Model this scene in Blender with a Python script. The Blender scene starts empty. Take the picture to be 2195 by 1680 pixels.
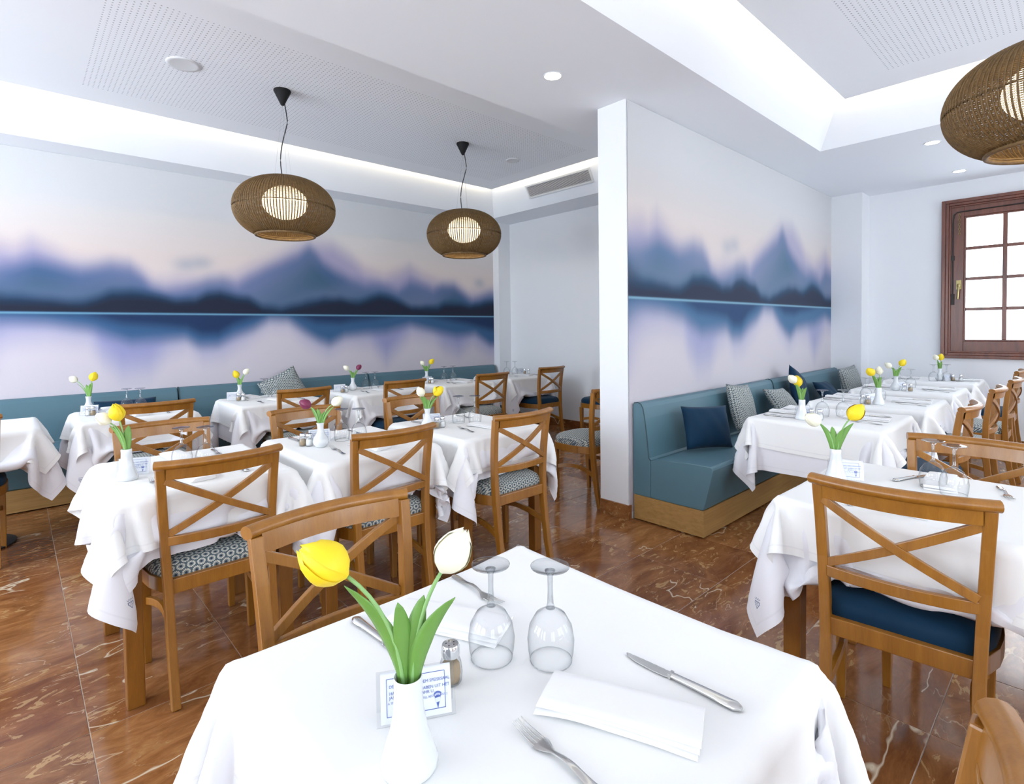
import bpy, bmesh, math, random
import numpy as np
from mathutils import Vector, Matrix

random.seed(7)
R = math.radians
PI = math.pi
scn = bpy.context.scene
COL = scn.collection

# ------------------------------------------------------------------ camera
CAM_H = 1.35
cam_d = bpy.data.cameras.new('camera')
cam = bpy.data.objects.new('camera', cam_d)
COL.objects.link(cam)
scn.camera = cam
YAW, PITCH, ROLL = 0.8228, -0.0286, 0.0129
fwd = Vector((math.cos(PITCH) * math.cos(YAW), math.cos(PITCH) * math.sin(YAW), math.sin(PITCH)))
rgt = Vector((math.sin(YAW), -math.cos(YAW), 0))
dwn = fwd.cross(rgt)
r2 = rgt * math.cos(ROLL) + dwn * math.sin(ROLL)
d2 = -rgt * math.sin(ROLL) + dwn * math.cos(ROLL)
m = Matrix((r2, -d2, -fwd)).transposed().to_4x4()
m.translation = Vector((0, 0, CAM_H))
cam.matrix_world = m
cam_d.sensor_fit = 'HORIZONTAL'
cam_d.sensor_width = 36.0
cam_d.lens = 1149.8 / 2195 * 36.0
cam_d.shift_y = -(840 - 738.3) / 2195
cam_d.clip_start = 0.02

# ------------------------------------------------------------------ world, daylight, exposure
DAY = (0.82, 0.91, 1.0)
w = bpy.data.worlds.new('overcast_sky')
scn.world = w
w.use_nodes = True
bg = w.node_tree.nodes['Background']
bg.inputs[0].default_value = (*DAY, 1)
bg.inputs[1].default_value = 4.5
scn.view_settings.view_transform = 'Standard'
scn.view_settings.look = 'None'
scn.view_settings.gamma = 1.0
scn.view_settings.exposure = 0.64
scn.view_settings.use_curve_mapping = False
cy = scn.cycles
cy.use_denoising = True
cy.max_bounces = 10
cy.diffuse_bounces = 8
cy.glossy_bounces = 3
cy.transmission_bounces = 4
cy.transparent_max_bounces = 24
cy.caustics_reflective = False
cy.caustics_refractive = False
cy.sample_clamp_indirect = 6.0


def area(name, loc, rot, sx, sy, power, color=DAY, portal=False):
    d = bpy.data.lights.new(name, 'AREA')
    d.shape = 'RECTANGLE'
    d.size, d.size_y = sx, sy
    d.energy = power
    d.color = color
    o = bpy.data.objects.new(name, d)
    COL.objects.link(o)
    o.location = loc
    o.rotation_euler = rot
    if portal:
        d.cycles.is_portal = True
    return o


ROOM = dict(x0=-3.2, x1=7.74, y0=-2.3, y1=6.10, h=2.922)
# daylight entering through the windows in the wall on the right hand side and behind the camera
SOUTH_WIN = [(-1.6, 1.7), (1.2, 1.7), (3.9, 1.7), (6.2, 1.5)]
for i, (x, ww) in enumerate(SOUTH_WIN):
    area('window_daylight', (x, -2.24, 1.62), (R(-90), 0, 0), ww, 1.9, (14, 24, 35, 44)[i])
WEST_WIN = [(0.3, 1.6), (2.5, 1.6), (4.7, 1.6)]
for i, (y, ww) in enumerate(WEST_WIN):
    area('window_daylight', (-3.14, y, 1.62), (0, R(-90), 0), 1.9, ww, (8, 25, 60)[i])
area('window_portal', (7.80, 0.17, 1.84), (0, R(90), 0), 1.5, 1.9, 1, portal=True)

# ------------------------------------------------------------------ node helpers and materials


class NG:
    def __init__(self, mat):
        mat.use_nodes = True
        self.t = mat.node_tree
        self.n = self.t.nodes
        self.l = self.t.links
        self.p = self.n['Principled BSDF']

    def node(self, typ, **kw):
        x = self.n.new(typ)
        for k, v in kw.items():
            setattr(x, k, v)
        return x

    def put(self, sock, v):
        if hasattr(v, 'is_linked') or isinstance(v, bpy.types.NodeSocket):
            self.l.new(v, sock)
        else:
            sock.default_value = v

    def math(self, op, a, b=None, c=None, clamp=False):
        x = self.node('ShaderNodeMath', operation=op, use_clamp=clamp)
        self.put(x.inputs[0], a)
        if b is not None:
            self.put(x.inputs[1], b)
        if c is not None:
            self.put(x.inputs[2], c)
        return x.outputs[0]

    def mix(self, f, a, b, blend='MIX'):
        x = self.node('ShaderNodeMix', data_type='RGBA', blend_type=blend)
        self.put(x.inputs[0], f)
        self.put(x.inputs[6], a if not isinstance(a, tuple) else (*a[:3], 1))
        self.put(x.inputs[7], b if not isinstance(b, tuple) else (*b[:3], 1))
        return x.outputs[2]

    def noise(self, vec, scale, detail=4, rough=.55, dist=0.0):
        x = self.node('ShaderNodeTexNoise')
        if vec is not None:
            self.l.new(vec, x.inputs['Vector'])
        x.inputs['Scale'].default_value = scale
        x.inputs['Detail'].default_value = detail
        x.inputs['Roughness'].default_value = rough
        x.inputs['Distortion'].default_value = dist
        return x.outputs[0]

    def ramp(self, f, stops):
        x = self.node('ShaderNodeValToRGB')
        self.l.new(f, x.inputs[0])
        e = x.color_ramp.elements
        while len(e) < len(stops):
            e.new(0.5)
        for i, (p, c) in enumerate(stops):
            e[i].position = p
            e[i].color = (*c, 1) if len(c) == 3 else c
        return x.outputs[0]

    def coord(self, kind='Object', scale=None, rnd=False):
        tc = self.node('ShaderNodeTexCoord')
        v = tc.outputs[kind]
        if scale:
            mp = self.node('ShaderNodeMapping')
            mp.inputs['Scale'].default_value = scale
            self.l.new(v, mp.inputs[0])
            v = mp.outputs[0]
        if rnd:
            oi = self.node('ShaderNodeObjectInfo')
            k = self.math('MULTIPLY', oi.outputs['Random'], 37.0)
            va = self.node('ShaderNodeVectorMath', operation='ADD')
            self.l.new(v, va.inputs[0])
            self.l.new(k, va.inputs[1])
            v = va.outputs[0]
        return v

    def bump(self, h, strength=.2, dist=.002):
        b = self.node('ShaderNodeBump')
        b.inputs['Strength'].default_value = strength
        b.inputs['Distance'].default_value = dist
        self.l.new(h, b.inputs['Height'])
        self.l.new(b.outputs[0], self.p.inputs['Normal'])

    def set(self, color=None, rough=None, metal=None, spec=None, coat=None, coat_rough=None, emit=None, emit_s=None, sheen=None):
        P = self.p.inputs
        if color is not None:
            self.put(P['Base Color'], (*color, 1) if isinstance(color, tuple) and len(color) == 3 else color)
        for k, v in (('Roughness', rough), ('Metallic', metal), ('Specular IOR Level', spec), ('Coat Weight', coat),
                     ('Coat Roughness', coat_rough), ('Emission Strength', emit_s), ('Sheen Weight', sheen)):
            if v is not None:
                self.put(P[k], v)
        if emit is not None:
            P['Emission Color'].default_value = (*emit, 1)


def newmat(name):
    mt = bpy.data.materials.new(name)
    return mt, NG(mt)


M = {}


def plain(name, color, rough=.6, **kw):
    mt, g = newmat(name)
    n = g.noise(g.coord('Object'), kw.pop('nscale', 9.0), 3)
    c = g.mix(g.math('MULTIPLY', n, kw.pop('var', .16)), tuple(color), tuple(x * .72 for x in color))
    g.set(c, rough, **kw)
    M[name] = mt
    return mt


def wood(name, light, dark, rough=.32, scale=(14, 14, 1.2), coat=.35, bands=1.0):
    mt, g = newmat(name)
    v = g.coord('Object', scale, rnd=True)
    n = g.noise(v, 2.2, 5, .6, .6)
    fine = g.noise(v, 22, 3, .6)
    f = g.math('ADD', g.math('MULTIPLY', n, .75 * bands), g.math('MULTIPLY', fine, .3))
    c = g.ramp(f, [(.32, dark), (.72, light)])
    g.set(c, rough, coat=coat, coat_rough=.2)
    g.bump(fine, .06, .001)
    M[name] = mt
    return mt


plain('plaster', (.80, .82, .845), .9, var=.05, nscale=1.6)
plain('ceiling_white', (.86, .90, .95), .92, var=.03, nscale=1.0)
plain('porcelain', (.68, .71, .73), .12, var=.03, coat=.5)
plain('plastic_white', (.70, .72, .74), .5, var=.03)
plain('black_plastic', (.012, .012, .013), .6, spec=.2)
plain('cord_black', (.018, .018, .02), .5)
plain('vinyl', (.085, .175, .220), .46, var=.12, nscale=60)
plain('vinyl_dark', (.03, .07, .085), .6)
plain('chrome', (.78, .79, .80), .12, metal=1.0, var=.05)
plain('steel', (.66, .66, .65), .16, metal=1.0, var=.05)
plain('brass_old', (.36, .29, .13), .38, metal=.9)
plain('iron_old', (.035, .03, .028), .5, metal=.4)
plain('pepper_grain', (.42, .31, .19), .9, nscale=400, var=.9)
plain('salt_grain', (.85, .85, .84), .9, nscale=400, var=.3)
plain('card_paper', (.82, .84, .87), .6, var=.02)
plain('ink_blue', (.07, .12, .42), .6)
plain('ink_pale', (.62, .66, .80), .6)
plain('crest_ink', (.08, .14, .27), .8)
plain('petal_yellow', (.88, .66, .012), .55, var=.35, nscale=40)
plain('petal_white', (.84, .82, .66), .6, var=.15, nscale=40)
plain('petal_purple', (.20, .018, .07), .5, var=.6, nscale=50)
plain('leaf_green', (.15, .33, .06), .45, var=.9, nscale=25)
plain('stem_green', (.25, .46, .16), .5, var=.4, nscale=30)
plain('grout', (.50, .43, .36), .9)
plain('cast_iron', (.02, .02, .022), .5)
wood('chair_wood', (.34, .142, .017), (.225, .084, .0065), .34, coat=.3)
wood('table_wood', (.27, .105, .013), (.17, .062, .006), .35)
wood('oak_plinth', (.43, .25, .085), (.29, .155, .045), .5, scale=(1.0, 9, 26), coat=0.05)
wood('window_wood', (.20, .058, .028), (.075, .02, .013), .38, scale=(9, 9, 1.2))
wood('wicker', (.23, .135, .045), (.085, .046, .017), .6, scale=(20, 20, 20), coat=0)

# tablecloth: white cotton, stitched hem read from the UV border, faint pressing creases
def cloth_mat(name, col, crest):
    mt, g = newmat(name)
    uv = g.node('ShaderNodeUVMap')
    sep = g.node('ShaderNodeSeparateXYZ')
    g.l.new(uv.outputs[0], sep.inputs[0])
    u, v = sep.outputs[0], sep.outputs[1]
    du = g.math('MINIMUM', u, g.math('SUBTRACT', 1.0, u))
    dv = g.math('MINIMUM', v, g.math('SUBTRACT', 1.0, v))
    e = g.math('MINIMUM', du, dv)
    hem = g.math('COMPARE', e, .0225, .0022)
    cr = g.math('MINIMUM', g.math('ABSOLUTE', g.math('SUBTRACT', u, .34)), g.math('ABSOLUTE', g.math('SUBTRACT', v, .66)))
    crease = g.math('COMPARE', cr, 0.0, .0022)
    nz = g.noise(uv.outputs[0], 7, 4, .55, .4)
    c = g.mix(g.math('MULTIPLY', hem, .20), tuple(col), (.55, .56, .60))
    if crest:
        # small embroidered crest near two opposite corners: crown zigzag over a shield with a letter like stroke
        for (cu, cv) in ((.06, .06), (.94, .94)):
            a = g.math('DIVIDE', g.math('SUBTRACT', g.math('ADD', u, v), cu + cv), .024)
            b = g.math('DIVIDE', g.math('SUBTRACT', g.math('SUBTRACT', u, v), cu - cv), .024)
            if cu > .5:
                a = g.math('MULTIPLY', a, -1.0)
            ab = g.math('ABSOLUTE', b)
            sh_out = g.math('ADD', g.math('MULTIPLY', ab, 1.3), g.math('MULTIPLY', g.math('MAXIMUM', g.math('MULTIPLY', a, -1.0), 0.0), .9))
            ring = g.math('COMPARE', sh_out, .62, .10)
            below = g.math('LESS_THAN', a, .32)
            above = g.math('GREATER_THAN', a, -.75)
            shield = g.math('MULTIPLY', g.math('MULTIPLY', ring, below), above)
            top = g.math('MULTIPLY', g.math('COMPARE', a, .30, .06), g.math('LESS_THAN', ab, .52))
            zig = g.math('ADD', .52, g.math('MULTIPLY', g.math('PINGPONG', g.math('ADD', b, 4.0), .18), 1.6))
            crown = g.math('MULTIPLY', g.math('COMPARE', a, zig, .07), g.math('LESS_THAN', ab, .56))
            mono = g.math('MULTIPLY', g.math('COMPARE', g.math('PINGPONG', g.math('ADD', g.math('MULTIPLY', ab, 1.0), g.math('MULTIPLY', a, .5)), .2), .1, .045), g.math('LESS_THAN', g.math('MAXIMUM', ab, g.math('ABSOLUTE', a)), .28))
            allm = g.math('MAXIMUM', g.math('MAXIMUM', shield, top), g.math('MAXIMUM', crown, mono))
            c = g.mix(g.math('MULTIPLY', allm, .85), c, (.08, .13, .27))
    g.set(c, .88, sheen=.15)
    h = g.math('ADD', g.math('MULTIPLY', nz, .6), g.math('ADD', g.math('MULTIPLY', hem, -.3), g.math('MULTIPLY', crease, .25)))
    g.bump(h, .35, .006)
    M[name] = mt


cloth_mat('cloth_top', (.83, .835, .83), False)
cloth_mat('cloth_under', (.77, .775, .82), True)
mt, g = newmat('napkin')
nz = g.noise(g.coord('Object'), 30, 4)
g.set(g.mix(g.math('MULTIPLY', nz, .1), (.81, .81, .815), (.7, .7, .72)), .9, sheen=.2)
g.bump(nz, .2, .002)
M['napkin'] = mt

# patterned fabric: rows of small daisy rings on grey blue
def daisy(name, s=.034):
    mt, g = newmat(name)
    tc = g.coord('Object')
    sep = g.node('ShaderNodeSeparateXYZ')
    g.l.new(tc, sep.inputs[0])
    u = g.math('DIVIDE', sep.outputs[0], s)
    v = g.math('DIVIDE', g.math('ADD', sep.outputs[1], sep.outputs[2]), s * 1.7)
    ds, angs = [], []
    for o in (0.0, 0.5):
        fx = g.math('SUBTRACT', g.math('FRACT', g.math('ADD', u, o + 20)), .5)
        fy = g.math('MULTIPLY', g.math('SUBTRACT', g.math('FRACT', g.math('ADD', v, o + 20)), .5), 1.7)
        ds.append(g.math('SQRT', g.math('ADD', g.math('MULTIPLY', fx, fx), g.math('MULTIPLY', fy, fy))))
        angs.append(g.math('ARCTAN2', fy, fx))
    near = g.math('LESS_THAN', ds[0], ds[1])
    d = g.math('MINIMUM', ds[0], ds[1])
    an = g.math('ADD', g.math('MULTIPLY', near, angs[0]), g.math('MULTIPLY', g.math('SUBTRACT', 1.0, near), angs[1]))
    pet = g.math('MULTIPLY', g.math('ADD', g.math('SINE', g.math('MULTIPLY', an, 15.0)), 1.0), .5)
    edge = g.math('ADD', .375, g.math('MULTIPLY', pet, .075))
    outer = g.math('LESS_THAN', d, edge)
    inner = g.math('GREATER_THAN', d, .255)
    gap = g.math('MAXIMUM', g.math('GREATER_THAN', pet, .18), g.math('LESS_THAN', d, .30))
    ring = g.math('MULTIPLY', g.math('MULTIPLY', outer, inner), gap)
    ring2 = g.math('COMPARE', d, .185, .022)
    dot = g.math('LESS_THAN', d, .11)
    c = g.mix(ring, (.075, .115, .14), (.64, .64, .56))
    c = g.mix(g.math('MULTIPLY', ring2, .55), c, (.5, .55, .56))
    c = g.mix(dot, c, (.02, .03, .05))
    g.set(c, .85, sheen=.1)
    M[name] = mt


daisy('daisy_fabric')
daisy('daisy_pillow', .032)
mt, g = newmat('navy_velvet')
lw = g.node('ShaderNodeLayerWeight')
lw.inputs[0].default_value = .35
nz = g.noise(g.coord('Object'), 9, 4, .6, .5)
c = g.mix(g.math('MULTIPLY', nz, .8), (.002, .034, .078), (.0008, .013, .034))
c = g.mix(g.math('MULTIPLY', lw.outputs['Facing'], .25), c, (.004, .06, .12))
g.set(c, .7, sheen=.05, spec=.2)
g.bump(nz, .3, .004)
M['navy_velvet'] = mt

# marble tile: rust brown with tan clouds and cream veins, each tile its own patch
mt, g = newmat('marble')
v = g.coord('Object', rnd=True)
mp = g.node('ShaderNodeMapping')
mp.inputs['Rotation'].default_value = (0, 0, R(-17))
mp.inputs['Scale'].default_value = (.8, 2.0, 1)
g.l.new(v, mp.inputs[0])
vv = mp.outputs[0]
oi = g.node('ShaderNodeObjectInfo')
base = g.noise(vv, 4.2, 9, .72, 1.3)
c = g.ramp(base, [(.26, (.13, .050, .018)), (.42, (.225, .090, .030)), (.56, (.32, .145, .052)), (.74, (.45, .26, .11))])
tint = g.ramp(oi.outputs['Random'], [(0, (.66, .56, .54)), (.25, (.92, .84, .80)), (.5, (1.0, .97, .95)), (.75, (.80, .70, .66)), (1, (1.1, 1.06, 1.0))])
c = g.mix(1.0, c, tint, 'MULTIPLY')
fine = g.noise(vv, 26, 6, .7, .4)
c = g.mix(g.math('MULTIPLY', g.math('SUBTRACT', fine, .42, clamp=True), .9), c, (.12, .045, .02))
cl = g.noise(vv, 7.5, 5, .6, 2.2)
cl = g.math('MULTIPLY', g.math('GREATER_THAN', cl, .585), g.math('GREATER_THAN', g.noise(v, 1.3, 2), .50))
c = g.mix(g.math('MULTIPLY', cl, .6), c, (.50, .315, .14))
for sc, wd, dst, amt, colr in ((1.1, .0045, .5, 1.0, (.66, .55, .40)), (2.3, .0050, .7, .7, (.55, .40, .25)), (4.5, .005, .9, .45, (.50, .33, .18))):
    n1 = g.noise(vv, sc, 4, .55, dst)
    vein = g.math('SUBTRACT', 1.0, g.math('DIVIDE', g.math('ABSOLUTE', g.math('SUBTRACT', n1, .5)), wd * 1.5), clamp=True)
    gate = g.math('GREATER_THAN', g.noise(v, sc * .8 + .3, 2), .56)
    c = g.mix(g.math('MULTIPLY', g.math('MULTIPLY', vein, gate), amt), c, colr)
g.set(c, .13, spec=.5)
g.bump(g.noise(v, 2.5, 2), .03, .004)
M['marble'] = mt

# rattan lamps' glowing globe, LED strip, downlight, thin glass
for nm, colr, s in (('globe_light', (1.0, .84, .56), 5.0), ('led_warm', (1.0, .82, .56), 9.0), ('downlight_glow', (1.0, .97, .9), 6.0)):
    mt, g = newmat(nm)
    g.set((.8, .8, .8), .5, emit=colr, emit_s=s)
    M[nm] = mt
for nm, tint, glo in (('stem_glass', (.90, .92, .93), 1.4), ('thin_glass', (.985, .99, .992), 1.32), ('shaker_glass', (.94, .95, .955), 1.35), ('window_glass', (.97, .98, .98), 1.3), ('acrylic', (.98, .985, .99), 1.15)):
    mt = bpy.data.materials.new(nm)
    mt.use_nodes = True
    t = mt.node_tree
    t.nodes.remove(t.nodes['Principled BSDF'])
    out = t.nodes['Material Output']
    lw = t.nodes.new('ShaderNodeLayerWeight')
    lw.inputs[0].default_value = .5
    tr = t.nodes.new('ShaderNodeBsdfTransparent')
    gl = t.nodes.new('ShaderNodeBsdfGlossy')
    gl.inputs['Roughness'].default_value = .02
    mc = t.nodes.new('ShaderNodeMix')
    mc.data_type = 'RGBA'
    mc.inputs[6].default_value = (*tint, 1)
    mc.inputs[7].default_value = (.46, .49, .52, 1)
    pw = t.nodes.new('ShaderNodeMath')
    pw.operation = 'POWER'
    pw.inputs[1].default_value = 2.9
    t.links.new(lw.outputs['Facing'], pw.inputs[0])
    t.links.new(pw.outputs[0], mc.inputs[0])
    t.links.new(mc.outputs[2], tr.inputs[0])
    mx = t.nodes.new('ShaderNodeMixShader')
    p4 = t.nodes.new('ShaderNodeMath')
    p4.operation = 'POWER'
    p4.inputs[1].default_value = 4.0
    t.links.new(lw.outputs['Facing'], p4.inputs[0])
    ma = t.nodes.new('ShaderNodeMath')
    ma.operation = 'MULTIPLY_ADD'
    ma.inputs[1].default_value = .75
    ma.inputs[2].default_value = .035 * glo
    t.links.new(p4.outputs[0], ma.inputs[0])
    t.links.new(ma.outputs[0], mx.inputs[0])
    t.links.new(tr.outputs[0], mx.inputs[1])
    t.links.new(gl.outputs[0], mx.inputs[2])
    t.links.new(mx.outputs[0], out.inputs[0])
    if nm == 'stem_glass':
        pw.inputs[1].default_value = 1.3
        p4.inputs[1].default_value = 1.6
        ma.inputs[2].default_value = .12
    M[nm] = mt

# perforated acoustic board: a rectangle of small dark holes in object coordinates
def perforated(name, x0, x1, y0, y1, p=.030, r=.0047):
    mt, g = newmat(name)
    tc = g.coord('Object')
    sep = g.node('ShaderNodeSeparateXYZ')
    g.l.new(tc, sep.inputs[0])
    x, y = sep.outputs[0], sep.outputs[1]
    fx = g.math('MULTIPLY', g.math('SUBTRACT', g.math('FRACT', g.math('DIVIDE', x, p)), .5), p)
    fy = g.math('MULTIPLY', g.math('SUBTRACT', g.math('FRACT', g.math('DIVIDE', y, p)), .5), p)
    d = g.math('SQRT', g.math('ADD', g.math('MULTIPLY', fx, fx), g.math('MULTIPLY', fy, fy)))
    hole = g.math('LESS_THAN', d, r)
    box = g.math('MULTIPLY', g.math('MULTIPLY', g.math('GREATER_THAN', x, x0), g.math('LESS_THAN', x, x1)),
                 g.math('MULTIPLY', g.math('GREATER_THAN', y, y0), g.math('LESS_THAN', y, y1)))
    hole = g.math('MULTIPLY', hole, box)
    g.set(g.mix(hole, (.86, .90, .95), (.42, .44, .48)), .92)
    M[name] = mt


perforated('perforated_left', .41, 4.5, 3.63, 5.20)
perforated('perforated_right', .5, 4.80, -1.0, 1.05)


# mural print: colour attribute on the wall covering
def lin(c):
    return np.array([((x / 255 + .055) / 1.055) ** 2.4 if x > 10 else x / 255 / 12.92 for x in c])


ML = dict(
    dark=[(-0.07, 1.7), (0.15, 1.7), (0.46, 1.68), (0.57, 1.72), (0.66, 1.76), (0.82, 1.77), (0.98, 1.76), (1.17, 1.72), (1.34, 1.73), (1.44, 1.78), (1.57, 1.8), (1.7, 1.76), (1.84, 1.75), (1.98, 1.67), (2.18, 1.65), (2.41, 1.7), (2.66, 1.76), (2.86, 1.78), (3.1, 1.74), (3.39, 1.83), (3.59, 1.8), (3.86, 1.7), (4.28, 1.69), (4.39, 1.75), (4.64, 1.76), (4.85, 1.73), (5.02, 1.75), (5.23, 1.80), (5.4, 1.8)],
    mid=[(-0.06, 1.98), (0.02, 1.99), (0.15, 2.05), (0.27, 2.02), (0.45, 1.98), (0.55, 2.01), (0.67, 2.04), (0.81, 2.03), (0.89, 1.96), (0.97, 1.86), (1.08, 1.81), (1.24, 1.84), (1.45, 1.93), (1.6, 1.95), (1.73, 1.89), (1.85, 1.98), (2.02, 2.09), (2.19, 2.17), (2.37, 2.25), (2.51, 2.37), (2.58, 2.31), (2.67, 2.20), (2.81, 2.12), (3.02, 2.03), (3.2, 1.98), (3.39, 1.99), (3.66, 1.92), (3.84, 2.05), (3.98, 2.02), (4.2, 1.94), (4.36, 2.02), (4.56, 2.03), (4.72, 1.92), (4.89, 1.82), (5.07, 1.88), (5.23, 1.94), (5.4, 1.9)],
    haze=[(-0.06, 2.15), (0.02, 2.12), (0.13, 2.21), (0.23, 2.15), (0.39, 2.05), (0.51, 2.03), (0.67, 2.06), (0.82, 2.05), (0.93, 1.97), (1.0, 1.90), (1.1, 1.90), (1.2, 1.93), (1.38, 1.93), (1.58, 1.97), (1.71, 1.99), (1.85, 2.07), (2.07, 2.18), (2.46, 2.41), (2.79, 2.43), (3.02, 2.30), (3.2, 2.15), (3.46, 2.08), (3.66, 2.15), (3.84, 2.24), (4.02, 2.14), (4.32, 2.05), (4.6, 2.05), (4.81, 1.92), (4.98, 1.93), (5.23, 1.98), (5.4, 2.0)],
    rdark=[(-0.08, 1.53), (0.14, 1.53), (0.45, 1.51), (0.62, 1.46), (0.74, 1.42), (1.07, 1.40), (1.26, 1.38), (1.39, 1.31), (1.54, 1.31), (1.69, 1.41), (1.88, 1.48), (2.05, 1.53), (2.3, 1.52), (2.57, 1.43), (2.85, 1.42), (3.0, 1.45), (3.32, 1.48), (3.65, 1.53), (4.01, 1.53), (4.47, 1.46), (4.8, 1.41), (5.22, 1.32), (5.4, 1.3)],
    rmid=[(-0.08, 1.45), (0.21, 1.43), (0.53, 1.37), (0.65, 1.31), (0.8, 1.25), (1.06, 1.27), (1.24, 1.28), (1.36, 1.2), (1.53, 1.2), (1.69, 1.29), (1.88, 1.36), (2.05, 1.47), (2.25, 1.46), (2.43, 1.33), (2.59, 1.23), (2.73, 1.18), (2.91, 1.27), (3.18, 1.30), (3.47, 1.31), (3.82, 1.40), (4.19, 1.32), (4.59, 1.24), (4.93, 1.27), (5.21, 1.1), (5.4, 1.1)],
    rhaze=[(-0.08, 1.31), (0.21, 1.35), (0.49, 1.31), (0.59, 1.12), (0.73, 0.98), (0.94, 1.0), (1.1, 1.18), (1.26, 1.25), (1.4, 1.12), (1.58, 1.14), (1.8, 1.28), (2.05, 1.45), (2.25, 1.45), (2.43, 1.28), (2.7, 1.12), (2.94, 1.24), (3.24, 1.21), (3.47, .96), (3.64, 1.12), (3.86, 1.32), (4.19, 1.26), (4.38, 1.10), (4.62, 1.02), (4.88, 1.18), (5.21, 1.0), (5.4, 1.0)])


def mural_color(u, z, gain, power):
    wb = np.clip((u + .42) / .45, 0, 1)[:, None]
    wb = wb * wb * (3 - 2 * wb)
    return mural_layer(u, z, gain, power) * wb + mural_layer(u + 3.72, z, gain, power) * (1 - wb)


def mural_layer(uu, z, gain, power):
    u = uu
    # jitter gives the tree lined ridges
    jit = .010 * np.sin(uu * 7.3 + 2) + .003 * np.sin(uu * 31)
    cloud = .5 + .25 * np.sin(uu * 2.9 + z * 5 + 1.2 * np.sin(uu * 1.7)) + .25 * np.sin(uu * 5.3 - z * 9 + 2)
    cloud = cloud[:, None]
    L = {k: np.interp(uu, [p[0] for p in v], [p[1] for p in v]) for k, v in ML.items()}

    def sm(x):
        x = np.clip(x, 0, 1)
        return (x * x * (3 - 2 * x))[:, None]
    sky = lin((214, 203, 199)) + (lin((212, 214, 216)) - lin((214, 203, 199))) * np.clip((z - 2.1) / .5, 0, 1)[:, None]
    c = sky
    c = c + (lin((142, 140, 182)) - c) * sm((L['haze'] + .10 - z) / .30) * .72
    # the small wisps that float above the ridge
    for wu, wz in ((1.26, 2.03), (5.02, 2.03), (1.41, 2.06)):
        gss = np.exp(-((uu - wu) / .10) ** 2 - ((z - wz) / .07) ** 2)[:, None]
        c = c + (lin((112, 140, 168)) - c) * gss * .38
    tm = np.clip((L['mid'] - z) / .28, 0, 1)[:, None]
    midc = lin((70, 102, 150)) * (1 - tm) + lin((22, 86, 112)) * tm
    midc = midc + (lin((100, 120, 166)) - midc) * cloud * .38
    c = c + (midc - c) * sm((L['mid'] + .07 + jit * .6 - z) / .22) * (.90 - .18 * cloud)
    td = np.clip((L['dark'] - z) / .11, 0, 1)[:, None]
    darkc = lin((10, 66, 100)) * (1 - td) + lin((24, 34, 58)) * td
    c = c + (darkc - c) * sm((L['dark'] + .05 + jit - z) / .13)
    # reflection
    b = lin((204, 197, 204)) * np.ones((len(u), 1))
    b = b + (lin((122, 130, 184)) - b) * sm((z - L['rhaze'] + .20) / .44) * .70
    b = b + (lin((38, 92, 132)) - b) * sm((z - L['rmid'] + .08) / .20) * .92
    b = b + (lin((22, 52, 92)) - b) * sm((z - L['rdark'] + .04) / .13) * .97
    up = (z > 1.553)[:, None]
    c = np.where(up, c, b)
    ln = np.exp(-((z - 1.541) / .0085) ** 2)[:, None]
    c = c + (lin((118, 166, 190)) - c) * ln * .9
    return np.clip(c ** power * gain, 0, .86)


def mural(name, x0, x1, y, shift, label, facing, gain, zlo=.05):
    xs = np.arange(x0, x1 + .001, (x1 - x0) / round((x1 - x0) / .028))
    zs = np.concatenate([np.arange(zlo, .95, .08), np.arange(.95, 1.48, .02), np.arange(1.48, 1.60, .0055), np.arange(1.60, 2.5, .014), np.linspace(2.5, ROOM['h'] - .004, 10)])
    nx, nz = len(xs), len(zs)
    X, Z = np.meshgrid(xs, zs)
    co = np.stack([X.ravel(), np.full(X.size, y), Z.ravel()], 1)
    i = np.arange(nx * nz).reshape(nz, nx)
    q = np.stack([i[:-1, :-1].ravel(), i[:-1, 1:].ravel(), i[1:, 1:].ravel(), i[1:, :-1].ravel()], 1)
    me = bpy.data.meshes.new(name)
    me.from_pydata(co.tolist(), [], q.tolist())
    col = mural_color(X.ravel() - shift, Z.ravel() - (.02 if shift else 0), gain, .86 if shift else 1.12)  # shifted right mural: dark tones lightened in the colour to imitate glare
    at = me.color_attributes.new('print', 'FLOAT_COLOR', 'POINT')
    at.data.foreach_set('color', np.concatenate([col, np.ones((len(col), 1))], 1).astype('f').ravel())
    mt, g = newmat(name + '_print')
    a = g.node('ShaderNodeAttribute', attribute_name='print')
    wv = g.noise(g.coord('Object', (220, 220, 60)), 3, 2)
    g.set(g.mix(g.math('MULTIPLY', wv, .10), a.outputs['Color'], (.05, .05, .07)), .85)
    me.materials.append(mt)
    o = bpy.data.objects.new(name, me)
    COL.objects.link(o)
    o['label'] = label
    o['category'] = 'mural'
    return o


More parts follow.
